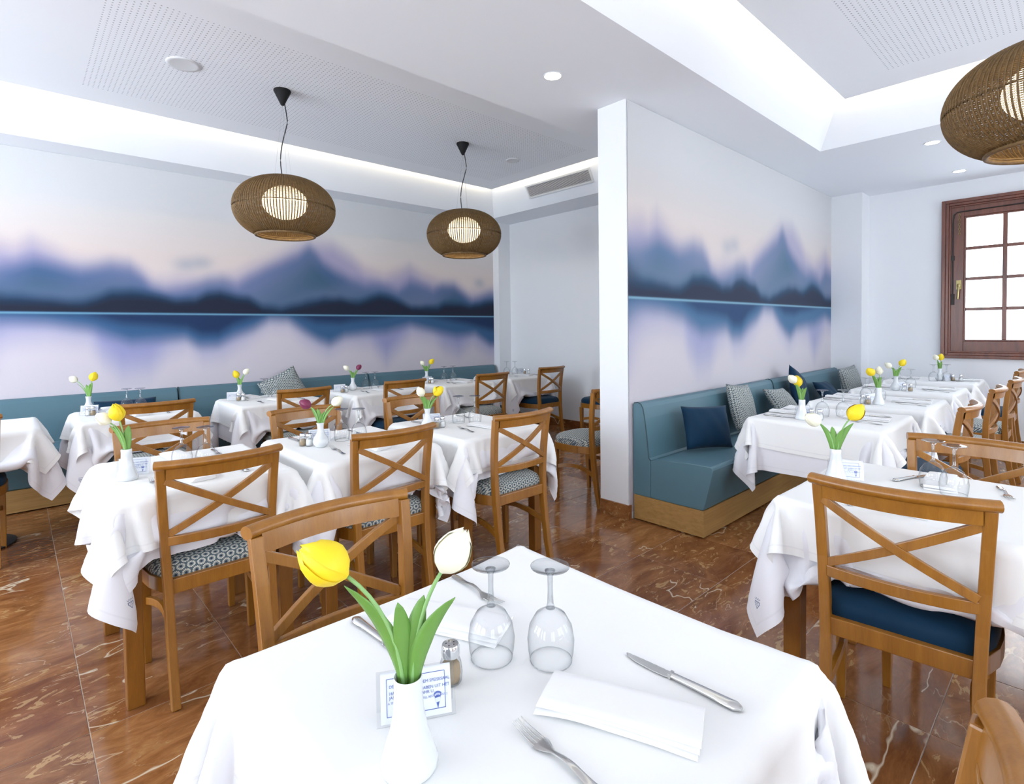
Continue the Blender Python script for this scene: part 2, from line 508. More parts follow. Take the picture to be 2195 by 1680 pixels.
# ------------------------------------------------------------------ mesh helpers
class MB:
    def __init__(self):
        self.v, self.f = [], []

    def add(self, vs, fs):
        n = len(self.v)
        self.v += [tuple(p) for p in vs]
        self.f += [tuple(i + n for i in q) for q in fs]
        return self

    def box(self, c, s, rz=0, taper=1.0):
        x, y, z = s[0] / 2, s[1] / 2, s[2] / 2
        vs = []
        for dz, k in ((-z, taper), (z, 1.0)):
            for dx, dy in ((-x, -y), (x, -y), (x, y), (-x, y)):
                px_, py_ = dx * k, dy * k
                vs.append((c[0] + px_ * math.cos(rz) - py_ * math.sin(rz), c[1] + px_ * math.sin(rz) + py_ * math.cos(rz), c[2] + dz))
        return self.add(vs, [(3, 2, 1, 0), (4, 5, 6, 7), (0, 1, 5, 4), (1, 2, 6, 5), (2, 3, 7, 6), (3, 0, 4, 7)])

    def lathe(self, prof, n=24, c=(0, 0, 0), close=False):
        vs, fs = [], []
        m = len(prof)
        for i in range(n):
            a = 2 * PI * i / n
            for r, z in prof:
                vs.append((c[0] + r * math.cos(a), c[1] + r * math.sin(a), c[2] + z))
        for i in range(n):
            j = (i + 1) % n
            for k in range(m - 1 if not close else m):
                k2 = (k + 1) % m
                fs.append((i * m + k, j * m + k, j * m + k2, i * m + k2))
        return self.add(vs, fs)

    def sweep(self, pts, sec, up=(0, 0, 1), closed_ends=True, loop=False):
        """sec: list of (a,b) section points, or function(i)->list; a along side, b along up2"""
        P = [Vector(p) for p in pts]
        n = len(P)
        rings = []
        for i, p in enumerate(P):
            if loop:
                t = (P[(i + 1) % n] - P[i - 1])
            else:
                t = (P[min(i + 1, n - 1)] - P[max(i - 1, 0)])
            t.normalize()
            side = Vector(up).cross(t)
            if side.length < 1e-5:
                side = Vector((1, 0, 0))
            side.normalize()
            u2 = t.cross(side)
            s = sec(i) if callable(sec) else sec
            rings.append([p + side * a + u2 * b for a, b in s])
        k = len(rings[0])
        vs = [q for r_ in rings for q in r_]
        fs = []
        for i in range(n if loop else n - 1):
            j = (i + 1) % n
            for a in range(k):
                b = (a + 1) % k
                fs.append((i * k + a, i * k + b, j * k + b, j * k + a))
        if closed_ends and not loop:
            fs.append(tuple(range(k - 1, -1, -1)))
            fs.append(tuple((n - 1) * k + a for a in range(k)))
        return self.add(vs, fs)

    def tube(self, pts, r, k=6, loop=False, up=(0, 0, 1)):
        sec = [(r * math.cos(2 * PI * a / k), r * math.sin(2 * PI * a / k)) for a in range(k)]
        return self.sweep(pts, sec, up=up, loop=loop)

    def prism(self, outline, z0, z1, flat='z'):
        n = len(outline)
        if flat == 'z':
            vs = [(x, y, z0) for x, y in outline] + [(x, y, z1) for x, y in outline]
        else:  # outline in (y,z), extruded along x
            vs = [(z0, y, z) for y, z in outline] + [(z1, y, z) for y, z in outline]
        fs = [tuple(range(n - 1, -1, -1)), tuple(range(n, 2 * n))]
        fs += [(i, (i + 1) % n, n + (i + 1) % n, n + i) for i in range(n)]
        return self.add(vs, fs)

    def mesh(self, name, mat=None, smooth=False, bevel=0.0, seg=2, sharp=None):
        me = bpy.data.meshes.new(name)
        me.from_pydata(self.v, [], self.f)
        bm = bmesh.new()
        bm.from_mesh(me)
        bmesh.ops.recalc_face_normals(bm, faces=bm.faces)
        if bevel:
            es = [e for e in bm.edges if len(e.link_faces) == 2 and e.calc_face_angle(0) > .7]
            bmesh.ops.bevel(bm, geom=es, offset=bevel, segments=seg, affect='EDGES', profile=.6, clamp_overlap=True)
        bm.to_mesh(me)
        bm.free()
        if smooth:
            me.polygons.foreach_set('use_smooth', [True] * len(me.polygons))
            if sharp:
                me.set_sharp_from_angle(angle=R(sharp))
        if mat:
            me.materials.append(M[mat])
        return me

    def build(self, name, mat, parent=None, **kw):
        return link(name, self.mesh(name, mat, **kw), parent)


def link(name, me, parent=None, loc=None, rot=None):
    o = bpy.data.objects.new(name, me)
    COL.objects.link(o)
    if parent:
        o.parent = parent
    if loc:
        o.location = loc
    if rot:
        o.rotation_euler = rot
    return o


def thing(name, label, cat, loc=(0, 0, 0), rz=0, group=None):
    o = bpy.data.objects.new(name, None)
    COL.objects.link(o)
    o.empty_display_size = .05
    o.location = loc
    o.rotation_euler = (0, 0, rz)
    o['label'] = label
    o['category'] = cat
    if group:
        o['group'] = group
    return o


def tag(o, label, cat, group=None):
    o['label'] = label
    o['category'] = cat
    if group:
        o['group'] = group
    return o


def struct(o):
    o['kind'] = 'structure'
    return o


def dup(root, loc, rz, label):
    r = root.copy()
    COL.objects.link(r)
    r.location = loc
    r.rotation_euler = (0, 0, rz)
    r['label'] = label
    for ch in root.children:
        c = ch.copy()
        COL.objects.link(c)
        c.parent = r
        for gch in ch.children:
            d = gch.copy()
            COL.objects.link(d)
            d.parent = c
    return r


def sq(w_, h_):
    return [(-w_ / 2, -h_ / 2), (w_ / 2, -h_ / 2), (w_ / 2, h_ / 2), (-w_ / 2, h_ / 2)]


# ------------------------------------------------------------------ room shell
x0, x1, y0, y1, H = ROOM['x0'], ROOM['x1'], ROOM['y0'], ROOM['y1'], ROOM['h']
XE = 5.52          # end wall of the left hand dining area
YP0, YP1, XP = 2.19, 2.43, 3.125   # partition wall: south face, north face, free end

fl = struct(MB().box(((x0 + x1) / 2, (y0 + y1) / 2, -.0515), (x1 - x0 + .6, y1 - y0 + .6, .10)).build('floor', 'grout'))
# marble tiles, real slabs with recessed joints
TX, TY = .506, .487
tile_me = MB().box((0, 0, -.005), (TX - .0028, TY - .0028, .010)).mesh('tile', 'marble', bevel=.0008, seg=1)
rest = MB()
Rm = np.array([[r2.x, r2.y, r2.z], [d2.x, d2.y, d2.z], [fwd.x, fwd.y, fwd.z]])
cand = []
ix = 0
for i in range(-7, 16):
    for j in range(-10, 9):
        cx, cyy = .15 + (i + .5) * TX, 2.29 + (j + .5) * TY
        if not (x0 - .2 < cx < x1 + .2 and y0 - .2 < cyy < y1 + .2):
            continue
        q = Rm @ np.array([cx, cyy, -CAM_H])
        vis = False
        if q[2] > .3:
            uu, vv_ = 1097 + 1150 * q[0] / q[2], 738 + 1150 * q[1] / q[2]
            vis = -150 < uu < 2345 and vv_ < 1850
        if cyy > 5.7 or (cyy > 1.9 and cyy < 2.4 and cx > 3.4) or (cyy > 2.4 and cx > 5.7):
            vis = False
        if vis:
            cand.append((q[2], cx, cyy))
        else:
            rest.box((cx, cyy, -.005), (TX - .0028, TY - .0028, .010))
cand.sort()
for k, (dd, cx, cyy) in enumerate(cand):
    if k < 300:
        link('tile', tile_me, fl, (cx, cyy, 0), (0, 0, PI if (k * 7) % 3 else 0))
    else:
        rest.box((cx, cyy, -.005), (TX - .0028, TY - .0028, .010))
ro = rest.build('tile_field', 'marble', fl)
ro['kind'] = 'stuff'


def wallbox(name, a, b, mat='plaster'):
    c = [(a[i] + b[i]) / 2 for i in range(3)]
    s = [abs(b[i] - a[i]) for i in range(3)]
    return struct(MB().box(c, s).build(name, mat))


CZ = 3.6
wallbox('wall_north', (x0 - .2, y1, -.02), (x1 + .2, y1 + .2, CZ))
wallbox('wall_end', (XE, YP1 - .02, -.02), (XE + .2, y1 + .1, CZ))
wallbox('wall_partition', (XP, YP0, -.02), (x1 + .1, YP1, CZ))
pil = wallbox('wall_corner_pier', (5.29, 5.97, -.02), (XE + .02, y1 + .02, H + .02))
pil2 = wallbox('wall_window_pier', (7.43, 1.86, -.02), (x1 + .05, YP0 + .02, H + .02))


def wall_with_openings(name, axis, plane, thick, a0, a1, openings, sill, head):
    """axis 'x': wall runs along x at y=plane; 'y': runs along y at x=plane"""
    mb = MB()

    def seg(a, b, za, zb):
        if b - a < 1e-4 or zb - za < 1e-4:
            return
        if axis == 'x':
            mb.box(((a + b) / 2, plane + thick / 2, (za + zb) / 2), (b - a, abs(thick), zb - za))
        else:
            mb.box((plane + thick / 2, (a + b) / 2, (za + zb) / 2), (abs(thick), b - a, zb - za))
    cur = a0
    for (p, q) in sorted(openings):
        seg(cur, p, -.02, CZ)
        seg(p, q, -.02, sill)
        seg(p, q, head, CZ)
        cur = q
    seg(cur, a1, -.02, CZ)
    return struct(mb.build(name, 'plaster'))


WZ0, WZ1, WY0, WY1 = 1.03, 2.66, -.74, 1.085   # window opening in the east wall
wall_with_openings('wall_east', 'y', x1, .26, y0 - .2, YP0 + .02, [(WY0, WY1)], WZ0, WZ1)
wall_with_openings('wall_south', 'x', y0, -.26, x0 - .2, x1 + .2, [(x - ww / 2, x + ww / 2) for x, ww in SOUTH_WIN], .66, 2.58)
wall_with_openings('wall_west', 'y', x0, -.26, y0 - .2, y1 + .2, [(y - ww / 2, y + ww / 2) for y, ww in WEST_WIN], .66, 2.58)

# ---- ceiling: soffit at H with two raised trays, sloped coves, floating perforated boards
TN = (-2.3, 5.026, 2.835, 5.762)
TR = (-1.6, 5.399, -1.30, 1.681)
SL, ZT, ZP = .574, 3.31, 3.23
cm = MB()


def rect(a, b, c, d, z):
    cm.box(((a + b) / 2, (c + d) / 2, z + .04), (b - a, d - c, .08))


rect(x0 - .1, x1 + .1, TN[3], y1 + .1, H)
rect(x0 - .1, TN[0], TN[2], TN[3], H)
rect(TN[1], x1 + .1, TN[2], TN[3], H)
rect(x0 - .1, x1 + .1, TR[3], TN[2], H)
rect(x0 - .1, TR[0], TR[2], TR[3], H)
rect(TR[1], x1 + .1, TR[2], TR[3], H)
rect(x0 - .1, x1 + .1, y0 - .1, TR[2], H)
ceil = struct(cm.build('ceiling', 'ceiling_white'))
k = 0
for (a, b, c, d), pm in ((TN, 'perforated_left'), (TR, 'perforated_right')):
    e = SL * (ZT - H)
    lo = [(a, c, H), (b, c, H), (b, d, H), (a, d, H)]
    hi = [(a + e, c + e, ZT), (b - e, c + e, ZT), (b - e, d - e, ZT), (a + e, d - e, ZT)]
    top = [(p[0], p[1], CZ - .1) for p in hi]
    cv = MB().add(lo + hi + top, [(i, (i + 1) % 4, 4 + (i + 1) % 4, 4 + i) for i in range(4)] +
                  [(4 + i, 4 + (i + 1) % 4, 8 + (i + 1) % 4, 8 + i) for i in range(4)] + [(8, 9, 10, 11)])
    struct(cv.build('ceiling_cove', 'ceiling_white'))
    s = SL * (ZP - H) + .093
    pa, pb, pc, pd = a + s, b - s, c + s, d - s
    bd = struct(MB().box(((pa + pb) / 2, (pc + pd) / 2, ZP + .0125), (pb - pa, pd - pc, .025)).build('ceiling_board', pm))
    # LED strips sitting on the rim of the board and facing the cove
    for (px_, py_, sx, sy) in ((pa - .003, (pc + pd) / 2, .006, pd - pc), (pb + .003, (pc + pd) / 2, .006, pd - pc),
                               ((pa + pb) / 2, pc - .003, pb - pa, .006), ((pa + pb) / 2, pd + .003, pb - pa, .006)):
        MB().box((px_, py_, ZP + .034), (sx, sy, .014)).build('led_strip', 'led_warm', bd)
    hg = MB()
    for hx in np.linspace(pa + .3, pb - .3, 5):
        for hy in (pc + .3, pd - .3):
            hg.box((hx, hy, (ZP + CZ) / 2 - .04), (.02, .02, CZ - ZP - .12))
    hg.build('hanger_rods', 'plastic_white', bd)

# murals (the same print on both walls; glare is painted into the right one's darks)
mural('lake_mural', x0 + .01, 5.29, y1 - .004, 0, 'wide misty blue lake and mountain mural on the left wall', -1, 1.16)
mural('lake_mural', XP + .012, 7.43, YP0 - .004, 3.37, 'misty blue lake mural behind the right hand teal bench', -1, .93)

# baseboards in brown marble
def baseboard(name, pieces, th=.012, h=.105):
    o = None
    for (ax, ay, bx, by) in pieces:
        L_ = math.hypot(bx - ax, by - ay)
        n = max(1, round(L_ / .5))
        ang = math.atan2(by - ay, bx - ax)
        me = MB().box((0, 0, h / 2), (L_ / n - .003, th, h)).mesh('tile', 'marble', bevel=.001, seg=1)
        if o is None:
            o = bpy.data.objects.new(name, None)
            COL.objects.link(o)
            o['kind'] = 'structure'
        for i in range(n):
            t_ = (i + .5) / n
            link('tile', me, o, (ax + (bx - ax) * t_, ay + (by - ay) * t_, 0), (0, 0, ang))
    return o


t_ = .006
baseboard('baseboard_end', [(XE - t_, YP1 + .01, XE - t_, 5.96), (5.29 - t_, 5.97, 5.29 - t_, 6.09), (5.29, 5.97 - t_, XE - .01, 5.97 - t_)])
baseboard('baseboard_partition', [(XP - t_, YP1 - .002, XP - t_, YP0 - .002), (XP - .012, YP0 - t_, XP + .028, YP0 - t_), (XP, YP1 + t_, XE - .02, YP1 + t_)])
baseboard('baseboard_east', [(x1 - t_, y0 + .05, x1 - t_, 1.85)])

# ---- casement window in the east wall
win = struct(thing('window_1', '', ''))
del win['label'], win['category']
win['kind'] = 'structure'
fy0, fy1, fz0, fz1 = -.81, 1.152, .961, 2.722


def frame_ring(mb, ya, yb, za, zb, wd, xa, xb):
    xc, xs = (xa + xb) / 2, xb - xa
    mb.box((xc, ya + wd / 2, (za + zb) / 2), (xs, wd, zb - za))
    mb.box((xc, yb - wd / 2, (za + zb) / 2), (xs, wd, zb - za))
    mb.box((xc, (ya + yb) / 2, za + wd / 2), (xs, yb - ya - 2 * wd, wd))
    mb.box((xc, (ya + yb) / 2, zb - wd / 2), (xs, yb - ya - 2 * wd, wd))


mb = MB()
frame_ring(mb, fy0, fy1, fz0, fz1, .035, x1 - .045, x1 - .001)
frame_ring(mb, fy0 + .035, fy1 - .035, fz0 + .035, fz1 - .035, .028, x1 - .036, x1 + .02)
frame_ring(mb, fy0 + .063, fy1 - .063, fz0 + .063, fz1 - .063, .018, x1 - .022, x1 + .10)
mb.build('window_frame', 'window_wood', win, bevel=.005)
for (ya, yb) in ((.172, 1.078), (-.738, .168)):
    mb = MB()
    frame_ring(mb, ya, yb, 1.036, 2.648, .116, x1 + .005, x1 + .06)
    frame_ring(mb, ya + .116, yb - .116, 1.152, 2.532, .018, x1 + .015, x1 + .05)
    sash = mb.build('sash', 'window_wood', win, bevel=.004)
    ga, gb, gz0, gz1 = ya + .134, yb - .134, 1.17, 2.514
    ym = (ga + gb) / 2
    MB().box((x1 + .03, ym, (gz0 + gz1) / 2), (.034, .038, gz1 - gz0)).build('glazing_bar', 'window_wood', sash, bevel=.004)
    for i in range(1, 4):
        for (p, q) in ((ga, ym - .019), (ym + .019, gb)):
            MB().box((x1 + .03, (p + q) / 2, gz0 + (gz1 - gz0) * i / 4), (.030, q - p, .034)).build('glazing_bar', 'window_wood', sash, bevel=.004)
    for i in range(4):
        for (p, q) in ((ga, ym - .019), (ym + .019, gb)):
            za, zb = gz0 + (gz1 - gz0) * i / 4 + .017, gz0 + (gz1 - gz0) * (i + 1) / 4 - .017
            MB().box((x1 + .03, (p + q) / 2, (za + zb) / 2), (.004, q - p, zb - za)).build('pane', 'window_glass', sash)
MB().box((x1 + .02, .17, 1.84), (.05, .018, 1.58)).build('meeting_bead', 'window_wood', win, bevel=.003)
# bolt rod, brass handle and chain on the left stile
mb = MB().tube([(x1 - .006, 1.055, 1.62), (x1 - .006, 1.055, 2.50), (x1 - .006, 1.045, 2.56), (x1 - .006, 1.02, 2.585), (x1 - .006, .2, 2.60)], .006, 8)
mb.box((x1 - .004, 1.055, 1.62), (.02, .03, .12)).box((x1 - .004, 1.055, 2.08), (.02, .03, .05))
mb.build('bolt_rod', 'iron_old', win)
mb = MB().box((x1 - .004, 1.0, 1.78), (.012, .045, .10)).lathe([(0, 0), (.014, 0), (.016, .01), (.010, .03), (0, .032)], 12, (x1 - .03, 1.0, 1.76))
mb.tube([(x1 - .028, 1.0, 1.78), (x1 - .045, 1.0, 1.74), (x1 - .045, 1.005, 1.66), (x1 - .04, 1.008, 1.62)], .009, 8, up=(0, 1, 0))
mb.build('window_handle', 'brass_old', win, smooth=True, sharp=40)
mb = MB()
for i in range(9):
    zc = 2.55 - i * .026
    ang = (i % 2) * 1.2 + .3
    pts = [(x1 - .012 + .007 * math.cos(a) * math.sin(ang), 1.0 + .009 * math.cos(a) * math.cos(ang), zc + .017 * math.sin(a)) for a in np.linspace(0, 2 * PI, 9)[:-1]]
    mb.tube(pts, .003, 5, loop=True)
mb.build('safety_chain', 'brass_old', win)
# plain outer casements of the unseen windows that bring in the daylight
for i, (x, ww) in enumerate(SOUTH_WIN):
    mb = MB()
    for xx in (x - ww / 2 + .03, x, x + ww / 2 - .03):
        mb.box((xx, y0 - .10, 1.62), (.06, .06, 1.92))
    for zz in (.69, 2.55):
        mb.box((x, y0 - .10, zz), (ww, .06, .06))
    struct(mb.build('window_%d' % (i + 2), 'window_wood'))
for i, (y, ww) in enumerate(WEST_WIN):
    mb = MB()
    for yy in (y - ww / 2 + .03, y, y + ww / 2 - .03):
        mb.box((x0 - .10, yy, 1.62), (.06, .06, 1.92))
    for zz in (.69, 2.55):
        mb.box((x0 - .10, y, zz), (.06, ww, .06))
    struct(mb.build('window_%d' % (i + 6), 'window_wood'))

# ---- ceiling fittings
for (x, y, lb) in ((2.505, 2.295, 'round recessed ceiling spot left of the white partition end'),
                   (5.896, .951, 'round recessed ceiling spot nearer the rattan lamp on the right'),
                   (7.208, .938, 'round recessed ceiling spot just in front of the window wall')):
    t = thing('downlight', lb, 'ceiling light', (x, y, H - .002), 0, 'recessed ceiling spots')
    MB().lathe([(.052, 0), (.060, -.002), (.060, .004), (.052, .004)], 32, close=True).build('trim_ring', 'plastic_white', t, smooth=True, sharp=40)
    MB().lathe([(0, .0), (.052, .0)], 32).build('lens', 'downlight_glow', t)
for (x, y, lb, r_) in ((.921, 4.327, 'large round white ceiling speaker set in the perforated board at left', .105),
                       (4.119, 4.39, 'small round white ceiling detector near the air grille', .075)):
    t = thing('ceiling_speaker' if r_ > .1 else 'ceiling_detector', lb, 'speaker' if r_ > .1 else 'detector', (x, y, ZP), 0)
    MB().lathe([(r_ * .78, -.008), (r_ * .96, -.010), (r_, -.004), (r_, 0)], 40).build('rim', 'plastic_white', t, smooth=True)
    MB().lathe([(0, -.005), (r_ * .6, -.006), (r_ * .78, -.008)], 40).build('grille', 'plastic_white', t, smooth=True)
# air grille on the sloped end cove
ga = Vector((4.869, 3.905, 3.189))
yv = Vector((0, 1, 0))
sv = Vector((SL, 0, -1)).normalized()
nv = yv.cross(sv).normalized()
t = thing('air_grille', 'slatted white air conditioning grille on the sloped cove at the room end', 'vent', (0, 0, 0))
Lg, Hg = 1.05, .172
gm = Matrix((yv, sv, nv)).transposed().to_4x4()
gm.translation = ga
t.matrix_world = gm
t.rotation_euler = gm.to_euler()
t.location = ga
mb = MB()
for (cx, cyy, sx, sy) in ((Lg / 2, .011, Lg, .022), (Lg / 2, Hg - .011, Lg, .022), (.011, Hg / 2, .022, Hg - .044), (Lg - .011, Hg / 2, .022, Hg - .044)):
    mb.box((cx, cyy, .010), (sx, sy, .020))
mb.build('grille_frame', 'plastic_white', t, bevel=.002)
MB().box((Lg / 2, Hg / 2, .001), (Lg - .04, Hg - .04, .002)).build('backing', 'iron_old', t)
sl = MB().box((0, 0, 0), (Lg - .044, .0046, .010)).mesh('slat', 'plastic_white')
for i in range(11):
    link('slat', sl, t, (Lg / 2, .029 + i * (Hg - .058) / 10, .010))

# ------------------------------------------------------------------ upholstered benches
prof = [(.0, .808), (-.012, .822), (-.040, .828), (-.066, .818), (-.082, .790), (-.096, .720), (-.112, .60), (-.128, .45),
        (-.140, .437), (-.20, .452), (-.42, .468), (-.575, .470), (-.588, .462), (-.592, .448), (-.530, .190), (-.52, .178), (0, .178)]


def bench(xa, xb, yb, label, depth_adj=0.0):
    t = thing('bench', label, 'bench', (0, 0, 0), 0, 'teal upholstered wall benches')
    g_ = .006
    back = [(y_ + yb, z) for y_, z in prof[:9]] + [(yb - .140 - .0, .178), (yb, .178)]
    MB().prism(back, xa + g_, xb - g_, flat='x').build('backrest', 'vinyl', t, bevel=.006)
    seat = [(yb - .141, .436)] + [(y_ + yb - depth_adj, z) for y_, z in prof[9:15]] + [(yb - .52 - depth_adj, .179), (yb - .141, .179)]
    MB().prism(seat, xa + g_, xb - g_, flat='x').build('seat', 'vinyl', t, bevel=.006)
    pts = [(xa + g_ + .002, y_ + yb + .0, z) for y_, z in prof[1:9]]
    MB().tube(pts, .0045, 6, up=(1, 0, 0)).build('piping', 'vinyl_dark', t, smooth=True)
    MB().box(((xa + xb) / 2, yb - .27 - depth_adj / 2, .094), (xb - xa - .002, .52 + depth_adj, .168)).build('plinth', 'oak_plinth', t, bevel=.001)
    return t


bench(3.169, 5.41, YP0 - .008, 'teal bench section with open end beside the white partition end')
bench(5.41, 7.425, YP0 - .008, 'teal bench section under the right mural next to the window wall')
bench(-1.2, 1.153, y1 - .008, 'teal bench section under the left mural cut by the left edge', .05)
bench(1.153, 3.169, y1 - .008, 'middle teal bench section under the left mural', .05)
bench(3.169, 5.24, y1 - .008, 'teal bench section under the left mural nearest the corner pier', .05)


def pillow(label, w_, h_, th, loc, rot, mat):
    n = 16
    vs, fs = [], []
    for s in (1, -1):
        for j in range(n + 1):
            for i in range(n + 1):
                a, b = -1 + 2 * i / n, -1 + 2 * j / n
                e = (1 - abs(a) ** 3.2) * (1 - abs(b) ** 3.2)
                zz = s * th / 2 * max(e, 0) ** .55
                pin = 1 - .06 * (1 - a * a) * b * b - 0
                pin2 = 1 - .06 * (1 - b * b) * a * a
                zz += .004 * math.sin(a * 9 + b * 4) * e
                vs.append((a * w_ / 2 * pin2, b * h_ / 2 * pin, zz))
        o_ = len(vs) - (n + 1) ** 2
        for j in range(n):
            for i in range(n):
                q = (o_ + j * (n + 1) + i, o_ + j * (n + 1) + i + 1, o_ + (j + 1) * (n + 1) + i + 1, o_ + (j + 1) * (n + 1) + i)
                fs.append(q if s > 0 else q[::-1])
    mb = MB().add(vs, fs)
    me = mb.mesh('cushion', mat, smooth=True)
    bm = bmesh.new()
    bm.from_mesh(me)
    bmesh.ops.remove_doubles(bm, verts=bm.verts, dist=.0005)
    bmesh.ops.recalc_face_normals(bm, faces=bm.faces)
    bm.to_mesh(me)
    bm.free()
    o = link('cushion', me, None, loc, rot)
    tag(o, label, 'cushion', 'loose cushions on the benches')
    return o


P90 = R(90)
pillow('navy blue velvet cushion nearest the open end of the right bench', .40, .31, .12, (3.67, 1.885, .622), (R(74), R(2), R(-24)), 'navy_velvet')
pillow('daisy patterned cushion leaning beside the navy one on the right bench', .41, .39, .11, (4.46, 1.975, .675), (R(74), R(5), 0), 'daisy_pillow')
pillow('daisy patterned cushion lying low by the bench seam', .40, .38, .11, (5.18, 1.90, .615), (R(52), R(3), R(-4)), 'daisy_pillow')
pillow('navy blue cushion standing tilted behind the daisy one at the bench seam', .40, .40, .11, (5.72, 1.965, .71), (R(74), R(24), R(0)), 'navy_velvet')
pillow('navy blue cushion slumped flat before the last bench cushion', .42, .34, .11, (6.45, 1.91, .60), (R(52), R(3), R(0)), 'navy_velvet')
pillow('daisy patterned cushion standing at the far end of the right bench', .36, .38, .12, (7.18, 1.90, .675), (R(76), R(-6), R(-12)), 'daisy_pillow')
pillow('navy blue cushion behind the first bench table at left', .46, .30, .12, (.72, 5.84, .625), (R(72), 0, 0), 'navy_velvet')
pillow('daisy patterned cushion showing above a chair rail under the left mural', .42, .42, .12, (2.12, 5.87, .715), (R(74), R(-24), 0), 'daisy_pillow')

# ------------------------------------------------------------------ rattan pendants
LZ = 2.315


def lamp_r(t):
    """profile of the shade, t 0 bottom .. 1 top -> (r, z)"""
    a = -1.018 + t * 2.318
    z = .241 * math.sin(a)
    r = .370 * (abs(math.cos(a)) ** .85)
    return r, z


SHADE = [lamp_r(t) for t in np.linspace(0, 1, 28)]
z_b, z_t = SHADE[0][1], SHADE[-1][1]


def make_pendant(x, y, label, drop_top):
    t = thing('pendant_lamp', label, 'lamp', (x, y, 0), 0, 'round rattan pendant lamps')
    if not hasattr(make_pendant, 'me'):
        ribs = MB()
        nr = 112
        for i in range(nr):
            a = 2 * PI * i / nr
            pts = [((r + .0025) * math.cos(a), (r + .0025) * math.sin(a), z) for r, z in SHADE]
            ribs.tube(pts, .0042, 4)
        weave = MB()
        rows = 128
        for kx in range(rows):
            r, z = lamp_r((kx + .5) / rows)
            ph = (kx % 2) * PI
            pts = [((r + .0022 * math.cos(33 * a + ph)) * math.cos(a), (r + .0022 * math.cos(33 * a + ph)) * math.sin(a), z) for a in np.linspace(0, 2 * PI, 97)[:-1]]
            weave.tube(pts, .0019, 3, loop=True)
        make_pendant.me = (ribs.mesh('rib', 'wicker', smooth=True), weave.mesh('weave', 'wicker', smooth=True))
        circ = lambda rr, zz, n=72: [(rr * math.cos(a), rr * math.sin(a), zz) for a in np.linspace(0, 2 * PI, n + 1)[:-1]]
        rb, rt = SHADE[0][0], SHADE[-1][0]
        make_pendant.rim = MB().tube(circ(rb, z_b - .004), .011, 8, loop=True).tube(circ(rb + .004, z_b + .012), .006, 6, loop=True).mesh('bottom_rim', 'wicker', smooth=True)
        make_pendant.hoop = MB().tube(circ(.366, .0), .004, 6, loop=True).tube(circ(rt, z_t), .006, 6, loop=True).mesh('hoop', 'wicker', smooth=True)
        make_pendant.globe = MB().lathe([(.0, -.125)] + [(.165 * math.cos(a), .128 * math.sin(a)) for a in np.linspace(-1.5, 1.5, 18)] + [(0, .128)], 36).mesh('globe', 'globe_light', smooth=True)
        make_pendant.plate = MB().lathe([(0, z_t), (rt, z_t), (rt, z_t - .004), (0, z_t - .004)], 36).mesh('top_plate', 'wicker')
    ri = link('rib', make_pendant.me[0], t, (0, 0, LZ))
    ri['kind'] = 'stuff'
    wv = link('weave', make_pendant.me[1], t, (0, 0, LZ))
    wv['kind'] = 'stuff'
    link('bottom_rim', make_pendant.rim, t, (0, 0, LZ))
    link('hoop', make_pendant.hoop, t, (0, 0, LZ))
    link('globe', make_pendant.globe, t, (0, 0, LZ + .045))
    link('top_plate', make_pendant.plate, t, (0, 0, LZ))
    MB().lathe([(0, 0), (.062, 0), (.064, -.008), (.016, -.108), (.010, -.116), (0, -.116)], 28, (0, 0, ZP)).build('ceiling_rose', 'black_plastic', t, smooth=True, sharp=40)
    zt = LZ + z_t
    n = 22
    pts = []
    for i in range(n + 1):
        s = i / n
        zz = ZP - .10 - (ZP - .10 - zt) * s
        off = .030 * math.sin(s * PI * 1.15 + .25) - .046 * math.sin(max(0, s - .25) * PI * 1.33)
        pts.append((off * .73 + .008, -off * .68, zz))
    MB().tube(pts, .0042, 7).build('cord', 'cord_black', t, smooth=True)
    mb = MB()
    for a in (0.4, 2.5, 4.6):
        mb.tube([(0, 0, ZP - .11), (.075 * math.cos(a), .075 * math.sin(a), zt)], .0007, 4)
    mb.build('suspension_wire', 'steel', t)
    return t


make_pendant(1.585, 4.30, 'round brown rattan pendant lamp hanging nearer over the left tables', 0)
make_pendant(3.375, 4.33, 'round brown rattan pendant lamp hanging near the room end corner', 0)
make_pendant(3.315, .125, 'large rattan pendant lamp cut by the right picture edge', 0)

# ------------------------------------------------------------------ chairs
def d_outline(wb, wf, yb, yf, n=28, k=1.0):
    """seat outline: straight back edge, sides bulging, rounded front"""
    pts = []
    for i in range(n + 1):
        a = PI * i / n  # 0..pi front half, right to left
        ca, sa = math.cos(a), math.sin(a)
        x = wf * (abs(ca) ** .62) * (1 if ca >= 0 else -1)
        y = (yf - .02) * (abs(sa) ** .62) + .0
        pts.append((x * k, (y + .0) * k))
    left = [(-wf * .99 * k, -.04 * k), (-wf * .955 * k, -.10 * k), (-(wf * .6 + wb * .36) * k, -.16 * k), (-wb * k, yb * k)]
    right = [(-x, y) for x, y in left[::-1]]
    return pts + left + right


def curve_y(x, bow=.046):
    return -bow * (1 - (x / .205) ** 2)


